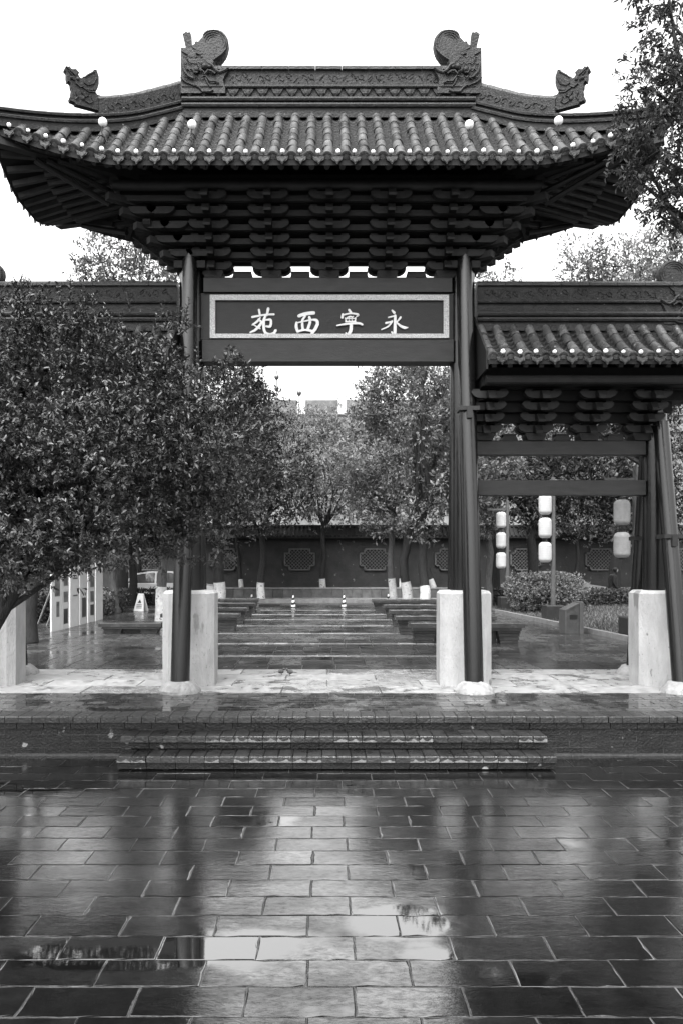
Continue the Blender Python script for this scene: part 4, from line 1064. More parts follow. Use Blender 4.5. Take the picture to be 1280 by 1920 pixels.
# drooping tree at the top right corner
B = blobs_at([(1262,50,7.2,.40),(1215,165,7.2,.30),(1265,170,7.0,.36),(1240,280,7.1,.40),(1205,240,7.2,.22),(1190,200,7.3,.2),(1290,370,7.0,.36),(1225,365,7.1,.20),(1236,405,7.1,.14),(1380,150,7.0,.7),(1400,330,7.0,.6),(1250,-30,7.2,.35),(1178,275,7.3,.14),(1185,330,7.2,.13)])
tree('feathery tree hanging into the top right corner beside the high roof', (4.6, 6.9, 0), (4.3, 7.0, 4.4), 0.14, B, 21000, 0.052, M['leaf_right'], 23, fold=True, cluster=10, thr=-0.22, freq=4.0, ratio=0.17, inner=0.25, up_bias=-0.35)

G = 'courtyard trees beyond the gateway'
def Z0(Y): return TZ if Y < 28.5 else (0.10 if Y < 35.5 else (0.25 if Y < 37 else 0.70))
def ctree(label, x, Y, r0, wash, blobs, n, ls, lm, seed, fork=(0, 930), barkm='bark', **kw):
    b = W(x, 1000, Y); base = (b[0], Y, Z0(Y)); f = W(x+fork[0], fork[1], Y)
    return tree(label, base, f, r0, blobs_at(blobs), n, ls, lm, seed, barkm, wash, G, **kw)
ctree('slender pale-barked whitewashed tree, leftmost of three right of the court path', 738, 28.2, .13, .95,
      [(700,830,28,1.6),(735,760,28,1.5),(690,950,28.5,.8),(745,900,28,1.3),(665,880,28.5,1.0),(715,990,28,.5)], 13000, .14, M['leaf_mid'], 31, (0, 960), 'bark_pale', cluster=6, thr=-0.1, freq=2.0)
ctree('dark whitewashed tree between two others right of the court path', 765, 27.0, .17, .85,
      [(790,760,27,1.7),(740,715,27,1.0),(800,860,27,1.5),(770,950,27,1.1),(830,700,27,1.1)], 12000, .14, M['leaf_mid'], 32, (4, 960), cluster=6, thr=-0.1, freq=2.0)
ctree('whitewashed tree nearest the right pier on the court', 793, 24.6, .16, .78,
      [(815,800,24.6,1.3),(845,900,24.6,1.3),(790,985,24.6,.6),(792,632,24.6,.55),(770,650,24.6,.4),(820,640,24.6,.5),(810,700,24.6,.8),(860,760,24.6,1.0)], 12000, .14, M['leaf_mid'], 33, (-4, 955), cluster=6)
ctree('dark trunk tree with short white base in line with the left bench ends', 490, 35.6, .17, .75,
      [(520,860,35,1.8),(470,790,35,2.0),(560,930,35,1.4),(510,940,35,1.6),(440,900,35,2.0),(430,760,34,1.8)], 16000, .18, M['leaf_dark'], 34, (4, 985), cluster=6)
ctree('flaking whitewashed tree just right of the left pier', 410, 26.6, .2, .85,
      [(430,850,26,1.5),(415,740,26,1.4),(450,940,26,1.1),(400,960,26,1.2),(465,760,26.5,.9),(440,690,26.5,.9)], 15000, .15, M['leaf_dark'], 35, (-2, 960), cluster=6)
ctree('thin tree by the garden wall left of the first lattice window', 453, 37.9, .10, .38, [(450,920,38,1.7),(410,850,38,2.0)], 7000, .18, M['leaf_dark'], 36, (-8, 985), cluster=6)
ctree('thin dark tree by the wall between the two central lattice windows', 605, 37.9, .14, .42,
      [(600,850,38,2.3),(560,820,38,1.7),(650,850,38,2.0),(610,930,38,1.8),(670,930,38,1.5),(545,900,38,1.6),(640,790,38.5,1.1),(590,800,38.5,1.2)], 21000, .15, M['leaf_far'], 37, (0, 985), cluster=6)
ctree('leaning thin tree behind the three right hand court trees', 752, 37.9, .10, .42, [(750,880,38,2.2),(800,820,38,2.0),(700,900,38,1.6)], 9000, .18, M['leaf_mid'], 38, (6, 985), cluster=6)
ctree('dark leaning tree seen close left of the main right column', 812, 37.9, .13, .4, [(830,900,38,2.0),(850,780,38,2.2)], 8000, .18, M['leaf_dark'], 39, (-30, 985), cluster=6)
ctree('stout flaking whitewashed tree left of the left pier', 303, 20.2, .15, .92,
      [(300,960,20,1.1),(250,900,20,1.3),(340,880,20,1.2),(330,780,20,1.2)], 9000, .12, M['leaf_dark'], 40, (3, 1000), 'bark_pale', cluster=6)
ctree('whitewashed tree behind the folding caution sign', 265, 33.6, .15, .95, [(260,960,33,1.8),(200,900,33,2.4),(300,850,33,2.2)], 10000, .18, M['leaf_dark'], 41, (0, 1010), cluster=6)
ctree('dark unpainted tree left of the caution sign', 250, 27.5, .16, 0, [(240,930,27,1.8),(180,960,27,1.5),(150,860,27,2.0)], 10000, .16, M['leaf_dark'], 42, (-2, 1010), cluster=6)
ctree('grey trunked tree right behind the white display screen', 217, 24.0, .14, 0, [(200,960,24,1.3),(130,930,24,1.6),(60,950,24,1.6)], 10000, .15, M['leaf_dark'], 43, (0, 1010), 'bark_pale', cluster=6)
ctree('dark tree behind the left edge hedge', 40, 27.0, .2, 0, [(30,960,27,2.2),(-60,900,27,2.5),(100,1000,27,1.2)], 12000, .17, M['leaf_dark'], 44, (0, 1010), cluster=6)
# tall crowns that show over the side roofs
ctree('tall loose tree rising above the left side roof', 230, 31, .24, 0,
      [(200,490,31,1.2),(160,520,31,.7),(240,520,31,1.2),(290,500,31,1.3),(330,530,31,1.2),(180,460,31,.5),(300,600,31,2.0),(220,620,31,2.0),(330,700,31,2.0)], 12000, .17, M['leaf_mid'], 45, (0, 760), cluster=6, thr=-0.05, freq=1.6)
ctree('tall pale crowned tree above the right side roof ridge', 1150, 33, .26, 0,
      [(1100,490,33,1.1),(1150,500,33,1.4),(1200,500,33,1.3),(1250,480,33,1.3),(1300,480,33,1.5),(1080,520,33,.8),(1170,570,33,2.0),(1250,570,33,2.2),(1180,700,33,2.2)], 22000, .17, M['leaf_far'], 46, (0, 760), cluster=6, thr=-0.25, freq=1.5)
ctree('small tree top peeping between high and low roof on the right', 930, 30, .2, 0,
      [(930,520,30,.8),(905,540,30,.7),(940,600,30,1.6),(950,700,30,2.0),(960,800,30,1.8),(940,880,30,1.4)], 13000, .16, M['leaf_mid'], 47, (0, 800), cluster=6, thr=-0.2, freq=1.8)
ctree('dark thick tree behind the middle lantern post', 996, 28.3, .22, 0,
      [(990,880,28,1.4),(1050,900,28,1.5),(1010,960,28,1.0),(1100,890,28,1.6),(950,930,28,1.0),(1060,840,28,1.3)], 17000, .15, M['leaf_dark'], 48, (0, 985), cluster=6)
ctree('dark tree behind the right hand lantern post', 1215, 28.2, .2, 0,
      [(1150,870,28,1.5),(1210,860,28,1.7),(1180,940,28,1.2),(1270,900,28,1.8),(1120,950,28,.9),(1230,960,28,1.2)], 15000, .15, M['leaf_dark'], 49, (0, 985), cluster=6)
ctree('pale trunked tree seen through the near left edge of the right bay', 915, 26.3, .14, 0, [(890,930,26,1.0),(925,870,26,1.0),(905,980,26,.6)], 7000, .14, M['leaf_mid'], 50, (0, 985), 'bark_pale', cluster=6)
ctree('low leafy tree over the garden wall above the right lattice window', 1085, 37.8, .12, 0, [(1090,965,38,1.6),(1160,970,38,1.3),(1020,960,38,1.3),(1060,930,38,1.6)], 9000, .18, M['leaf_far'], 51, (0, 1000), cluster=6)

ctree('added dark tree close behind the right bay, trunk beside the far right pier', 1219, 15.2, .13, 0,  # crown behind the side roof, put in to keep sky out of paving reflections
      [(1010,700,15.5,1.15),(1120,690,15.5,1.25),(1200,700,15.8,1.2),(930,690,16,.8),(1290,690,15.5,1.3),(1080,760,16,.75),(1180,770,16,.8)], 15000, .11, M['leaf_dark'], 52, (2, 880), cluster=6, thr=-0.5)
ctree('added dark tree close behind the left bay, mostly hidden by the near foliage', 60, 15.4, .13, 0,  # crown put in to screen sky from the paving, gaps left for puddles
      [(190,700,15.5,1.0),(110,690,15.5,1.1),(20,700,15.8,1.2),(270,660,16,.8),(-80,690,15.5,1.3),(150,780,16,.8)], 13000, .11, M['leaf_dark'], 53, (2, 880), cluster=6, thr=0.12, freq=1.3)
# round shrub and hedges
def shrub(name, label, blobs, n, ls, base, lm, seed, cat='shrub'):
    t = thing(name, label, cat, base, 0)
    P, d = blob_points(blobs, n//5, seed, -0.9, 3, 0.8, 1.0); nr = np.random.default_rng(seed)
    k = P[:, 2] > base[2]+0.12; P = P[k]; d = d[k]
    Pc = np.repeat(P, 5, 0); A = nrm(np.repeat(d, 5, 0)+np.array([0, 0, .4])); D_ = nrm(A+nr.normal(0, .7, A.shape)); N_ = nrm(A+nr.normal(0, .5, A.shape))
    L = ls*nr.uniform(.7, 1.2, len(A)); V, F = leaves(Pc, D_, N_, L, L*.25, False); np_mesh('foliage', V-np.array(base), F, lm, t)
    r = random.Random(seed)
    for b in blobs:
        for _ in range(3): st = MB(); st.tube([(b[0]-base[0]+r.uniform(-.15, .15), b[1]-base[1], 0), (b[0]-base[0]+r.uniform(-.3, .3), b[1]-base[1], b[2]-base[2])], [.022, .012], 6); st.build('stem', M['bark'], t)
    return t
Ys = 23.6; zz = TZ
shrub('round_shrub', 'round clipped shrub on the lawn beside the middle lantern post', [(5.78, Ys, 1.02, .52), (6.45, Ys, 1.06, .60), (7.1, Ys, 1.0, .55), (6.1, Ys+.2, 1.06, .58), (6.8, Ys-.1, 1.05, .58)], 17000, .075, (6.5, Ys, TZ), M['leaf_mid'], 61)
def hedge(label, x0, x1, y0, y1, h, lm, seed, n=7000, base=TZ):
    t = thing('hedge', label, 'hedge', ((x0+x1)/2, (y0+y1)/2, base)); nr = np.random.default_rng(seed); c = np.array([(x0+x1)/2, (y0+y1)/2, base])
    core = MB().span((x0+.1, y0+.1, base), (x1-.1, y1-.1, base+h-.12)); core.v = [(v[0]-c[0], v[1]-c[1], v[2]-c[2]) for v in core.v]; core.build('hedge_core', M['bark'], t)
    P = np.column_stack([nr.uniform(x0, x1, n), nr.uniform(y0, y1, n), base+nr.uniform(.02, h, n)])
    f = nr.integers(0, 3, n); P[f == 0, 2] = base+h+nr.normal(0, .03, (f == 0).sum()); P[f == 1, 1] = y0+nr.normal(0, .03, (f == 1).sum()); s_ = (f == 2); P[s_, 0] = np.where(nr.random(s_.sum()) < .5, x0, x1)+nr.normal(0, .03, s_.sum())
    D_ = nrm(nr.normal(0, 1, (n, 3))+np.array([0, -.3, .5])); N_ = nrm(nr.normal(0, 1, (n, 3))+np.array([0, -.3, .8])); L = .09*nr.uniform(.7, 1.2, n)
    V, F = leaves(P, D_, N_, L, L*.28, False); np_mesh('foliage', V-c, F, lm, t)
hedge('clipped hedge between the display screen and the caution sign', -7.4, -6.35, 21.8, 25.5, 0.62, M['leaf_mid'], 71)
hedge('low hedge behind the display screen at the left edge', -11.5, -7.3, 20.0, 21.5, 0.75, M['leaf_dark'], 72, 11000)
hedge('tall back hedge at the left edge beyond the display screen', -14, -8.6, 26.2, 27.4, 0.95, M['leaf_mid'], 73, 9000)
hedge('hedge in front of the white car seen between the left trunks', -9.6, -4.5, 27.7, 28.3, 0.52, M['leaf_dark'], 75, 8000)
hedge('dark low hedge behind the lawn in front of the white car', 5.2, 13.5, 26.7, 27.6, 0.50, M['leaf_dark'], 74, 13000, TZ+0.05)

# ================================================================== WALLS BEYOND
gw = thing('garden_wall', 'long dark grey garden wall with lattice windows and tiled coping', 'wall', (0, 38.6, 0))
gw.location = (0, 0, 0)
YW = 38.6
wins = [(i*3.62-1.32) for i in range(-5, 7)]   # centres
# wall body as courses around window openings is left solid behind recessed frames
MB().span((-60, YW, -0.2), (60, YW+0.4, 3.0)).build('wall_face', M['wall'], gw)
MB().span((-60, YW-0.06, 0.6), (60, YW, 0.95)).build('plinth', M['wall'], gw)
MB().span((-60, YW-0.10, 2.92), (60, YW+0.5, 3.05)).build('cornice', M['wall_dark'], gw)
cp = MB(); cp.prism([(YW-0.4, 3.05), (YW-0.4, 3.13), (YW+0.2, 3.6), (YW+0.8, 3.13), (YW+0.8, 3.05)], -60, 60, 'x'); cp.tube([(-60, YW+.2, 3.62), (60, YW+.2, 3.62)], .09, 8)
for i in range(-90, 130): cp.bar((i*0.2, YW-0.42, 3.15), (i*0.2, YW+0.2, 3.63), 0.09, 0.06)
cp.build('coping', M['wall_dark'], gw)
def cross_outline(w, h, cx, cz, c1=0.22, c2=0.2):
    a, b = w/2, h/2
    return [(cx-a+c1, cz-b), (cx+a-c1, cz-b), (cx+a-c1, cz-b+c2), (cx+a, cz-b+c2), (cx+a, cz+b-c2), (cx+a-c1, cz+b-c2), (cx+a-c1, cz+b), (cx-a+c1, cz+b), (cx-a+c1, cz+b-c2), (cx-a, cz+b-c2), (cx-a, cz-b+c2), (cx-a+c1, cz-b+c2)]
for cx in wins:
    cz = 2.03; w, h = 1.42, 1.0
    o = cross_outline(w, h, cx, cz)
    win = MB().prism(o, YW-0.012, YW-0.002).build('window', M['voiddark'], gw)
    fr = MB()
    for i in range(len(o)):
        a, b = o[i], o[(i+1) % len(o)]; d = Vector((b[0]-a[0], 0, b[1]-a[1])).normalized()*0.03
        fr.bar(Vector((a[0], YW-0.05, a[1]))-d, Vector((b[0], YW-0.05, b[1]))+d, 0.06, 0.09, Vector((0, 1, 0)))
    fr.build('window_frame', M['lattice'], win)
    la = MB(); step = 0.17
    def inside(x, z):
        u, v = abs(x-cx), abs(z-cz); return (u < w/2-.22 and v < h/2) or (u < w/2 and v < h/2-.2)
    for sg in (-1, 1):
        for k in range(-9, 10):
            run = None
            for q in range(-60, 61):
                x = cx+q*0.02+k*step/1.0*0.5*2*0.5; z = cz+sg*(q*0.02)-sg*0; x = cx+q*0.02+k*step; 
                ok = inside(x, z)
                if ok and run is None: run = (x, z)
                if (not ok or q == 60) and run is not None:
                    if abs(x-run[0]) > .04: la.bar((run[0], YW-0.035-(0.012 if sg > 0 else 0), run[1]), (x, YW-0.035-(0.012 if sg > 0 else 0), z), 0.022, 0.028, Vector((0, 1, 0)))
                    run = None
    la.build('lattice', M['lattice'], win)
pl = thing('planter_wall', 'low pale stone retaining wall below the dark garden wall', 'wall')
ps = MB().box((0, 0, 0), (0.44, 0.22, 0.40), bev=0.02).mesh('stone_block', M['planter'])
for i in range(-32, 40): link('stone_block', ps, pl, loc=(i*0.455, 37.12, 0.45))
MB().span((-60, 37.0, 0.66), (60, 37.25, 0.72)).build('coping', M['kerb'], pl)
struct('road_kerb', MB().span((-60, 35.4, 0.1), (60, 35.55, 0.262)), M['kerb'])

cw = thing('city_wall', 'distant high brick city wall with square battlements against the sky', 'wall')
YC = 62.0
c_ = MB(); c_.prism([(YC-1.2, 0), (YC, 13.35), (YC+12, 13.35), (YC+12, 0)], -90, 90, 'x'); c_.build('wall_face', M['city'], cw)
for i in range(-24, 26):
    xc = -0.42+3.17*i; MB().span((xc-1.26, YC, 13.35), (xc+1.26, YC+0.5, 14.4)).build('merlon', M['city'], cw)
for z in (11.9, 13.2): MB().span((-90, YC-0.16+ (0.02 if z > 12 else 0)-(13.35-z)*0.09, z), (90, YC, z+0.1)).build('string_course', M['city'], cw)
def finial(label, x, z0, ztop):
    t = thing('lantern_string', label, 'lanterns', (x, YC+0.9, z0), 0, 'lantern strings over the city wall'); h = ztop-z0
    MB().tube([(0, 0, 0), (0, 0, h)], 0.035, 6).build('pole', M['iron'], t)
    for k in range(3 if h > 3 else 1):
        MB().lathe([(.02, h-.5-.9*k-.3), (.16, h-.5-.9*k-.15), (.2, h-.5-.9*k), (.1, h-.5-.9*k+.18), (.02, h-.5-.9*k+.25)], n=10).build('lantern', M['pole'], t)
finial('string of three dark lanterns left of the city wall battlement gap', (519-613)*63/1500, 13.4, 2+355*63/1500)
finial('single dark lantern above the central city wall battlement', (561-613)*63/1500, 13.4, 2+325*63/1500)

# ================================================================== FURNITURE OF THE COURT
def bench(label, xa, xb, Y, grp='stone benches beside the court path', h=0.40):
    cx = (xa+xb)/2; w = xb-xa; t = thing('stone_bench', label, 'bench', (cx, Y, TZ), 0, grp); q_ = h/0.40
    MB().box((0, 0, h-0.045), (w, 0.46, 0.09), bev=0.012).build('seat', M['bench'], t)
    MB().box((0, 0, h-0.12), (w-0.10, 0.36, 0.06*q_)).build('apron', M['bench'], t)
    for s in (-1, 1):
        m = MB(); x = s*(w/2-0.28)
        for k in range(4): m.box((x, 0, (0.035+0.066*k)*q_), (0.34+0.03*k, 0.30, 0.060*q_))
        m.build('leg', M['bench_leg'], t)
    m = MB().box((0, 0.05, 0.12*q_), (max(0.3, w-1.0), 0.14, 0.23*q_)); m.build('back_stretcher', M['bench_leg'], t)
    return t
bench('nearest stone bench right of the path, partly behind the right pier', 1.56, 3.72, 15.3)
bench('second nearest stone bench right of the path', 1.45, 3.6, 17.2)
bench('third stone bench right of the path from the gateway', 1.48, 3.6, 19.2)
bench('fourth stone bench right of the path, beside a whitewashed trunk', 1.5, 3.6, 21.5)
bench('farthest stone bench right of the path near the cones', 1.35, 3.6, 24.2)
bench('nearest stone bench on the left, long and low behind the left pier', -4.9, -3.55, 17.4, h=0.24)
bench('second stone bench left of the path, end beside the left pier', -3.7, -1.95, 18.0)
bench('third stone bench left of the path from the gateway', -3.9, -1.98, 20.2)
bench('fourth stone bench left of the path', -4.0, -2.0, 22.4)
bench('farthest stone bench left of the path near the rubber mat', -4.2, -2.1, 24.8)

def cone(label, x, Y, s=1.0):
    t = thing('traffic_cone', label, 'traffic cone', (x, Y, TZ), 0, 'striped cones across the end of the court'); H = 0.42*s
    MB().box((0, 0, 0.012), (0.26, 0.26, 0.024), bev=0.006).build('base', M['black'], t)
    nb = 5; r = lambda z: 0.085-0.062*z/H
    for k in range(nb):
        za, zb_ = 0.024+(H-0.024)*k/nb, 0.024+(H-0.024)*(k+1)/nb; m = MB(); n = 16; vs = []
        for z in (za, zb_):
            for i in range(n):
                a = 2*PI*i/n; zz = z+0.022*math.sin(a+.5); zz = min(max(zz, 0.024), H); vs.append((r(zz)*math.cos(a), r(zz)*math.sin(a), zz))
        m.add(vs, [(i, (i+1) % n, n+(i+1) % n, n+i) for i in range(n)]); m.build('stripe', M['black' if k % 2 else 'white'], t)
    MB().lathe([(0.024, H-0.01), (0.02, H+0.02)], n=10).build('tip', M['black'], t)
cone('striped cone standing by the rubber mat, leftmost of the cones', -2.57, 27.4)
cone('striped cone left of the path centre', -1.13, 26.9)
cone('striped cone right of the path centre', 0.57, 27.0)
cone('striped cone half hidden by the whitewashed trunk on the right', 2.13, 27.9)
mt = MB().span((-2.35, 27.6, TZ+.004), (-1.65, 28.2, TZ+.05), bev=.01).build('rubber_mat', M['rubber']); tag(mt, 'dark rubber ramp lying at the end of the court beside a cone', 'mat')

# caution sign
cs_ = thing('caution_sign', 'pale folding floor caution sign beyond the left court', 'sign', ((265-613)*25/1500, 25.0, TZ), -0.25)
for s in (-1, 1):
    R = Matrix.Rotation(s*0.28, 3, 'X'); m = MB(); m.add([R @ Vector(v)+Vector((0, s*0.16, 0)) for v in [(-.17, -.01, 0), (.17, -.01, 0), (.09, -.01, .56), (-.09, -.01, .56), (-.17, .01, 0), (.17, .01, 0), (.09, .01, .56), (-.09, .01, .56)]], [(0, 1, 2, 3), (7, 6, 5, 4), (0, 4, 5, 1), (1, 5, 6, 2), (2, 6, 7, 3), (3, 7, 4, 0)])
    bd = m.build('board', M['signpaint'], cs_)
    if s < 0:
        tri = MB(); q = [R @ Vector(v)+Vector((0, s*0.16, 0)) for v in [(-.06, -.014, .26), (.06, -.014, .26), (0, -.014, .38)]]; tri.add(q, [(0, 1, 2)]); tri.build('warning_triangle', M['black'], bd)
        for k in range(3):
            l = MB(); zc = .20-.05*k; q = [R @ Vector(v)+Vector((0, s*0.16, 0)) for v in [(-.09, -.014, zc-.012), (.09, -.014, zc-.012), (.09, -.014, zc+.012), (-.09, -.014, zc+.012)]]; l.add(q, [(0, 1, 2, 3)]); l.build('text_line', M['pole'], bd)

# folding display screen
dsn = thing('display_screen', 'white folding display screen with photo panels standing on the left court', 'display board', (-6.0, 19.2, TZ))
pts = [(-6.09, 17.67), (-5.99, 18.25), (-6.03, 18.72), (-6.05, 18.80), (-6.06, 19.52), (-6.10, 19.60), (-6.08, 20.2), (-6.12, 20.28), (-6.03, 20.85), (-6.05, 20.92), (-5.93, 21.6)]
segs = [((-6.10, 17.67), (-6.04, 18.20)), ((-6.04, 18.21), (-6.03, 18.72)), ((-6.04, 18.86), (-5.97, 19.50)), ((-5.99, 19.56), (-5.95, 20.14)), ((-6.05, 20.24), (-6.00, 20.78)), ((-6.02, 20.86), (-5.96, 21.5))]
segs = [(((96-613)*17.7/1500, 17.7), ((115-613)*18.2/1500, 18.2)), (((115.4-613)*18.2/1500, 18.22), ((128-613)*18.7/1500, 18.7)), (((131-613)*18.85/1500, 18.85), ((148-613)*19.5/1500, 19.5)),
        (((149.5-613)*19.55/1500, 19.55), ((163-613)*20.2/1500, 20.2)), (((164.5-613)*20.3/1500, 20.3), ((178-613)*20.8/1500, 20.8)), (((179-613)*20.9/1500, 20.9), ((192-613)*21.5/1500, 21.5))]
PR = [[('photo', .18, .38, .45, .75), ('photo', .45, .68, .3, .8), ('photo', .72, .95, .3, .8)], [('photo_dark', .07, .27, .2, .85), ('photo', .36, .5, .2, .85), ('photo', .58, .74, .2, .85), ('photo', .82, .96, .2, .85)],
      [('pole', .42, .44, .3, .8), ('pole', .66, .68, .3, .8)], [('photo_dark', .1, .38, .25, .8)], [('photo_dark', .1, .26, .3, .8), ('photo', .3, .46, .3, .8), ('photo', .52, .72, .3, .8)], [('pole', .85, .88, .4, .8)]]
for (a, b), prints in zip(segs, PR):
    a = Vector((a[0]+6.0, a[1]-19.2, 0)); b = Vector((b[0]+6.0, b[1]-19.2, 0)); H = 1.72; d = (b-a); l = d.length; d.normalize(); nn_ = Vector((d.y, -d.x, 0)) 
    m = MB(); w_ = nn_*0.018; m.add([a-w_, b-w_, b+w_, a+w_]+[v+Vector((0, 0, H)) for v in (a-w_, b-w_, b+w_, a+w_)], [(3, 2, 1, 0), (4, 5, 6, 7), (0, 1, 5, 4), (1, 2, 6, 5), (2, 3, 7, 6), (3, 0, 4, 7)])
    pn = m.build('panel', M['panel'], dsn)
    for (mm, z0_, z1_, u0, u1) in prints:
        o = nn_*0.021; q = MB(); p = a+d*l*u0+o; r_ = a+d*l*u1+o; q.add([p+Vector((0, 0, H*z0_)), r_+Vector((0, 0, H*z0_)), r_+Vector((0, 0, H*z1_)), p+Vector((0, 0, H*z1_))], [(0, 1, 2, 3)]); q.build('print', M[mm], pn)
for (xa, ya, xb, yb) in ((-0.05, -1.45, -0.9, -0.9), (0.0, -0.9, -0.75, -0.3), (0.02, -0.4, -0.65, 0.1)):
    MB().bar((xa-.1, ya, 1.45), (xb-.1, yb, 0.0), 0.03, 0.03).build('prop', M['kerb'], dsn)

# lantern posts and lanterns
def lantern_post(label, X, Y, H, box, cross=False, arm=-1):
    t = thing('lantern_post', label, 'lamp post', (X, Y, TZ), 0, 'posts carrying white lanterns')
    MB().tube([(0, 0, 0.1), (0.0, 0, H)], [0.062, 0.052], 12).build('pole', M['pole'], t, True)
    MB().box((0, 0, 0.22), (box, box, 0.44), bev=0.02).build('base_box', M['boxdark'], t)
    MB().bar((0, 0, H-0.28), (arm*0.62, 0, H-0.28), 0.06, 0.06).build('arm', M['pole'], t)
    for k in range(3):
        z = H-0.28-0.72*k-0.62
        if k: MB().bar((0, 0, z+0.36), (arm*0.2, 0, z+0.36), 0.02, 0.02).build('bracket', M['iron'], t)
    return t
LM = [(0.0, -.27), (.07, -.27), (.13, -.245), (.165, -.19), (.168, 0), (.165, .19), (.13, .245), (.07, .27), (0.0, .27)]
def lantern(label, X, Y, Z, m='paper', s=1.0):
    t = thing('paper_lantern', label, 'lantern', (X, Y, Z), random.uniform(0, 1), 'white paper lanterns')
    zs = [-.27+.54*i/36 for i in range(37)]
    def rad(z):
        for (r0_, z0_), (r1_, z1_) in zip(LM, LM[1:]):
            if z0_ <= z <= z1_ and z1_ > z0_: return r0_+(r1_-r0_)*(z-z0_)/(z1_-z0_)
        return .07
    b = MB().lathe([(rad(z)*s-(0.0035 if i % 3 == 0 else 0), z*s) for i, z in enumerate(zs)], n=20, cap=True)
    b.build('shade', M[m], t, True)
    MB().lathe([(.075*s, .262*s), (.075*s, .30*s)], n=12).build('cap', M['iron'], t); MB().lathe([(.075*s, -.30*s), (.075*s, -.262*s)], n=12).build('base_ring', M['iron'], t)
    MB().tube([(0, 0, .30*s), (0, 0, .42*s)], 0.012, 5).build('cord', M['iron'], t)
def P2(x, y, Y): return (x-613)*Y/1500, 2+(1050-y)*Y/1500
lantern_post('farthest lantern post, left one in the right bay', (950-613)*25/1500, 25.0, 3.45, 0.5)
for k, y in enumerate((976.5, 1014, 1051)):
    X, Z = P2(932, y, 25.5); lantern(('top', 'middle', 'bottom')[k]+' lantern of the three on the far left post in the right bay', X, 25.0, Z, 'paper', 0.95)
lantern_post('middle lantern post rising beside the round shrub', (1036-613)*20.4/1500, 20.4, 3.7, 0.46)
for k, y in enumerate((946, 990, 1035.5)):
    X, Z = P2(1021, y, 20.4); lantern(('top', 'middle', 'bottom')[k]+' lantern of the three on the middle post by the shrub', X, 20.4, Z, 'paper', 0.98)
lantern_post('nearest lantern post, beside the far right pier', (1190-613)*16.2/1500, 16.2, 3.5, 0.5)
for k, y in enumerate((961, 1022)):
    X, Z = P2(1165, y, 16.2); lantern(('upper', 'lower')[k]+' greyish lantern on the nearest post by the far right pier', X, 16.2, Z, 'paper_grey', 0.98)

# litter bin with slanted lid
bn = thing('litter_bin', 'grey litter bin with slanted top at the lawn kerb', 'litter bin', ((1071-613)*17.4/1500, 17.4, TZ), 0.1)
m = MB(); m.prism([(-0.19, 0), (0.10, 0), (0.10, 0.64), (-0.19, 0.50)], -0.16, 0.16); m.build('body', M['bin'], bn)
MB().prism([(-0.215, 0.0), (-0.192, 0.0), (-0.192, 0.50), (0.10, 0.645), (0.10, 0.665), (-0.215, 0.515)], -0.175, 0.175).build('lid', M['pole'], bn)
MB().box((0.145, 0, 0.33), (0.085, 0.36, 0.72), bev=.01).build('side_post', M['pole'], bn)
MB().box((-0.03, -0.163, 0.36), (0.17, 0.008, 0.10)).build('opening', M['black'], bn)

# cars
def car(label, X, Y, rz, van=False):
    t = thing('parked_car', label, 'car', (X, Y, 0.10), rz)
    L = 4.5; h = 1.44
    body = [(-2.25, .35), (-2.2, .72), (-2.05, .86), (-1.45, .93), (1.2, .95), (2.05, .82), (2.22, .62), (2.25, .35), (1.75, .22), (-1.75, .22)]
    cabin = [(-1.75, .92), (-1.15, 1.36), (-.6, h), (.3, h), (.75, 1.34), (1.4, .93)]
    m = MB()
    vs = []
    for y, ins in ((-.86, .0), (.86, .0)): vs += [(p[0], y, p[1]) for p in body]
    n = len(body); m.add(vs, [tuple(range(n)), tuple(range(2*n-1, n-1, -1))]+[(i, i+n, (i+1) % n+n, (i+1) % n) for i in range(n)])
    n = len(cabin); vs = []
    for sgn in (-1, 1):
        for p in cabin: vs.append((p[0], sgn*(.80-.16*(p[1]-.92)/.5), p[1]))
    m.add(vs, [tuple(range(n)), tuple(range(2*n-1, n-1, -1))]+[(i, i+n, (i+1) % n+n, (i+1) % n) for i in range(n)])
    bd = m.build('body', M['carwhite'], t)
    for sgn in (-1, 1):
        for pl_ in ([(-1.5, .97), (-1.08, 1.31), (-.55, 1.38), (-.38, 1.38), (-.38, .97)], [(-.30, .97), (-.30, 1.38), (.25, 1.38), (.65, 1.29), (1.15, .97)]):
            w = MB(); q = [(p[0], sgn*(.807-.16*(p[1]-.92)/.5), p[1]) for p in pl_]; w.add(q, [tuple(range(len(q)))]); w.build('side_window', M['glass'], t)
        for x in (-1.35, 1.35):
            wh = MB().tube([(x, sgn*.70, .32), (x, sgn*.875, .32)], .32, 20).build('wheel', M['tyre'], t)
            MB().tube([(x, sgn*.86, .32), (x, sgn*.885, .32)], .19, 14).build('rim', M['kerb'], wh)
        MB().box((2.12, sgn*.62, .70), (.2, .3, .12)).build('headlight', M['glass'], t); MB().box((-2.17, sgn*.66, .74), (.1, .25, .14)).build('tail_light', M['boxdark'], t)
    w = MB(); w.add([(1.35, -.74, .975), (1.35, .74, .975), (.79, .66, 1.345), (.79, -.66, 1.345)], [(0, 1, 2, 3)]); w.build('windscreen', M['glass'], t)
    w = MB(); w.add([(-1.70, .74, .98), (-1.70, -.74, .98), (-1.2, -.66, 1.34), (-1.2, .66, 1.34)], [(0, 1, 2, 3)]); w.build('rear_window', M['glass'], t)
    return t
car('white car half hidden behind the round shrub on the right', 9.15, 33.0, 0.0)
car('white car on the road seen between left tree trunks', -6.6, 33.2, 0.0)
car('pale car behind the left pier and trunks, left of the court path', -3.9+0.05, 34.3-4.0+4.3, PI) if False else None

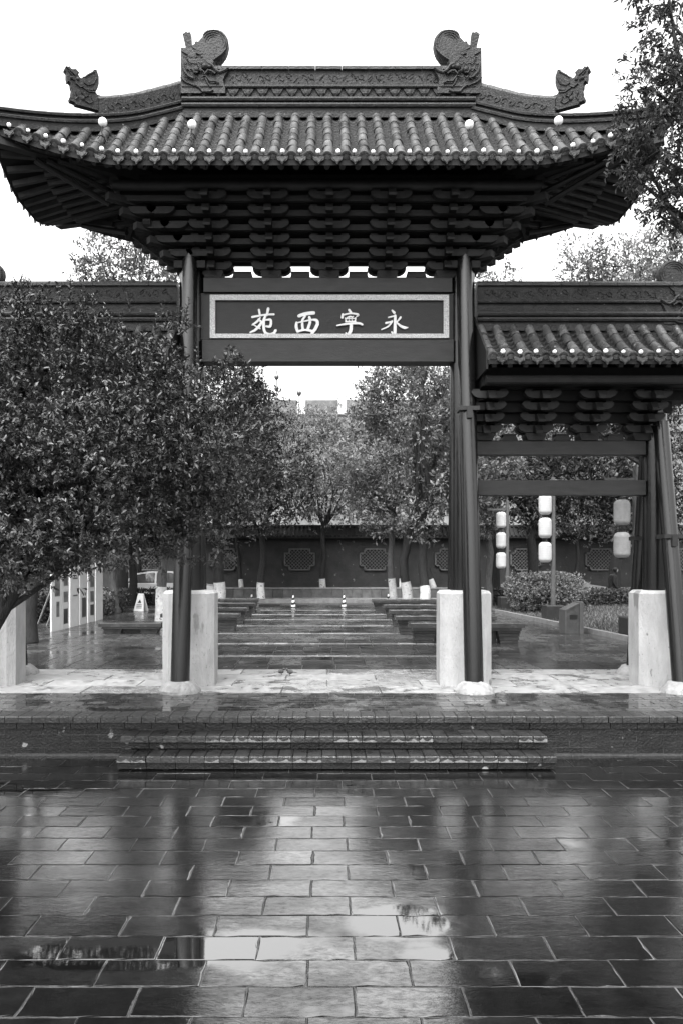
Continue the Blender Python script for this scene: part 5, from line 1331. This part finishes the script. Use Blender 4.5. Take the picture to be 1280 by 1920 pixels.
# person walking past
def person():
    t = thing('person', 'person in dark clothes walking past beyond the hedge, head bent', 'person', (11.2, 31.4, 0.10), 0)
    bm = bmesh.new(); J = {}
    pts = {'pel': (0, 0, .82, .125), 'waist': (-.02, 0, .98, .125), 'chest': (-.01, 0, 1.18, .15), 'neck': (.05, 0, 1.34, .055), 'head0': (.085, 0, 1.42, .075), 'head1': (.10, 0, 1.50, .088),
           'shl': (-.01, -.17, 1.27, .06), 'ell': (-.06, -.22, 1.02, .045), 'hal': (.06, -.22, .84, .032), 'fil': (.09, -.22, .77, .022), 'shr': (-.01, .17, 1.27, .06), 'elr': (-.02, .22, 1.02, .045), 'har': (.15, .2, .90, .032), 'fir': (.2, .2, .86, .022),
           'hil': (0, -.09, .76, .095), 'knl': (.14, -.09, .45, .062), 'anl': (.02, -.09, .09, .042), 'tol': (.17, -.09, .04, .035), 'hir': (0, .09, .76, .095), 'knr': (-.03, .09, .44, .062), 'anr': (-.24, .09, .13, .042), 'tor': (-.10, .09, .04, .035)}
    E = [('pel', 'waist'), ('waist', 'chest'), ('chest', 'neck'), ('neck', 'head0'), ('head0', 'head1'), ('chest', 'shl'), ('shl', 'ell'), ('ell', 'hal'), ('hal', 'fil'), ('chest', 'shr'), ('shr', 'elr'), ('elr', 'har'), ('har', 'fir'),
         ('pel', 'hil'), ('hil', 'knl'), ('knl', 'anl'), ('anl', 'tol'), ('pel', 'hir'), ('hir', 'knr'), ('knr', 'anr'), ('anr', 'tor')]
    keys = list(pts); me = bpy.data.meshes.new('body'); me.from_pydata([pts[k][:3] for k in keys], [(keys.index(a), keys.index(b)) for a, b in E], [])
    o = link('body', me, t); md = o.modifiers.new('skin', 'SKIN'); 
    for i, k in enumerate(keys):
        sv = me.skin_vertices[0].data[i]; sv.radius = (pts[k][3], pts[k][3]); sv.use_root = (k == 'pel')
    o.modifiers.new('sub', 'SUBSURF').levels = 2; o.modifiers['sub'].render_levels = 2
    me.materials.append(M['cloth'])
    MB().ball((.12, 0, 1.49), .083, 12, 8, (1, .85, 1.1)).build('face', M['skin'], t, True)
    MB().ball((.085, 0, 1.52), .098, 12, 8, (1, .92, 1.0)).build('hair', M['black'], t, True)
    MB().lathe([(.20, .80), (.185, .95), (.19, 1.15), (.15, 1.30), (.07, 1.35)], n=14).build('jacket', M['cloth'], t, True)
    return t
person()

# two small birds on the threshold
def bird(label, X, Y, rz):
    t = thing('small_bird', label, 'bird', (X, Y, TZ+.008), rz)
    MB().ball((0, 0, .052), .030, 12, 8, (1.45, .95, 1.0)).build('body', M['feather'], t, True)
    MB().ball((.045, 0, .082), .018, 10, 7).build('head', M['feather'], t, True)
    MB().tube([(.058, 0, .082), (.078, 0, .078)], [.006, .001], 6).build('beak', M['black'], t)
    MB().add([(-.03, -.012, .055), (-.03, .012, .055), (-.095, .014, .046), (-.095, -.014, .046), (-.03, -.012, .047), (-.03, .012, .047), (-.095, .014, .041), (-.095, -.014, .041)], [(0, 1, 2, 3), (7, 6, 5, 4), (0, 4, 5, 1), (2, 6, 7, 3), (1, 5, 6, 2), (3, 7, 4, 0)]).build('tail', M['feather'], t)
    for s in (-1, 1): MB().tube([(.005, s*.010, .03), (.008, s*.010, 0)], .003, 5).build('leg', M['black'], t)
bird('small dark bird on the pale threshold, left of the pair', (527-613)*11.0/1500, 11.0, 0.3)
bird('small dark bird on the pale threshold, right of the pair', (544-613)*10.95/1500, 10.95, 2.9)
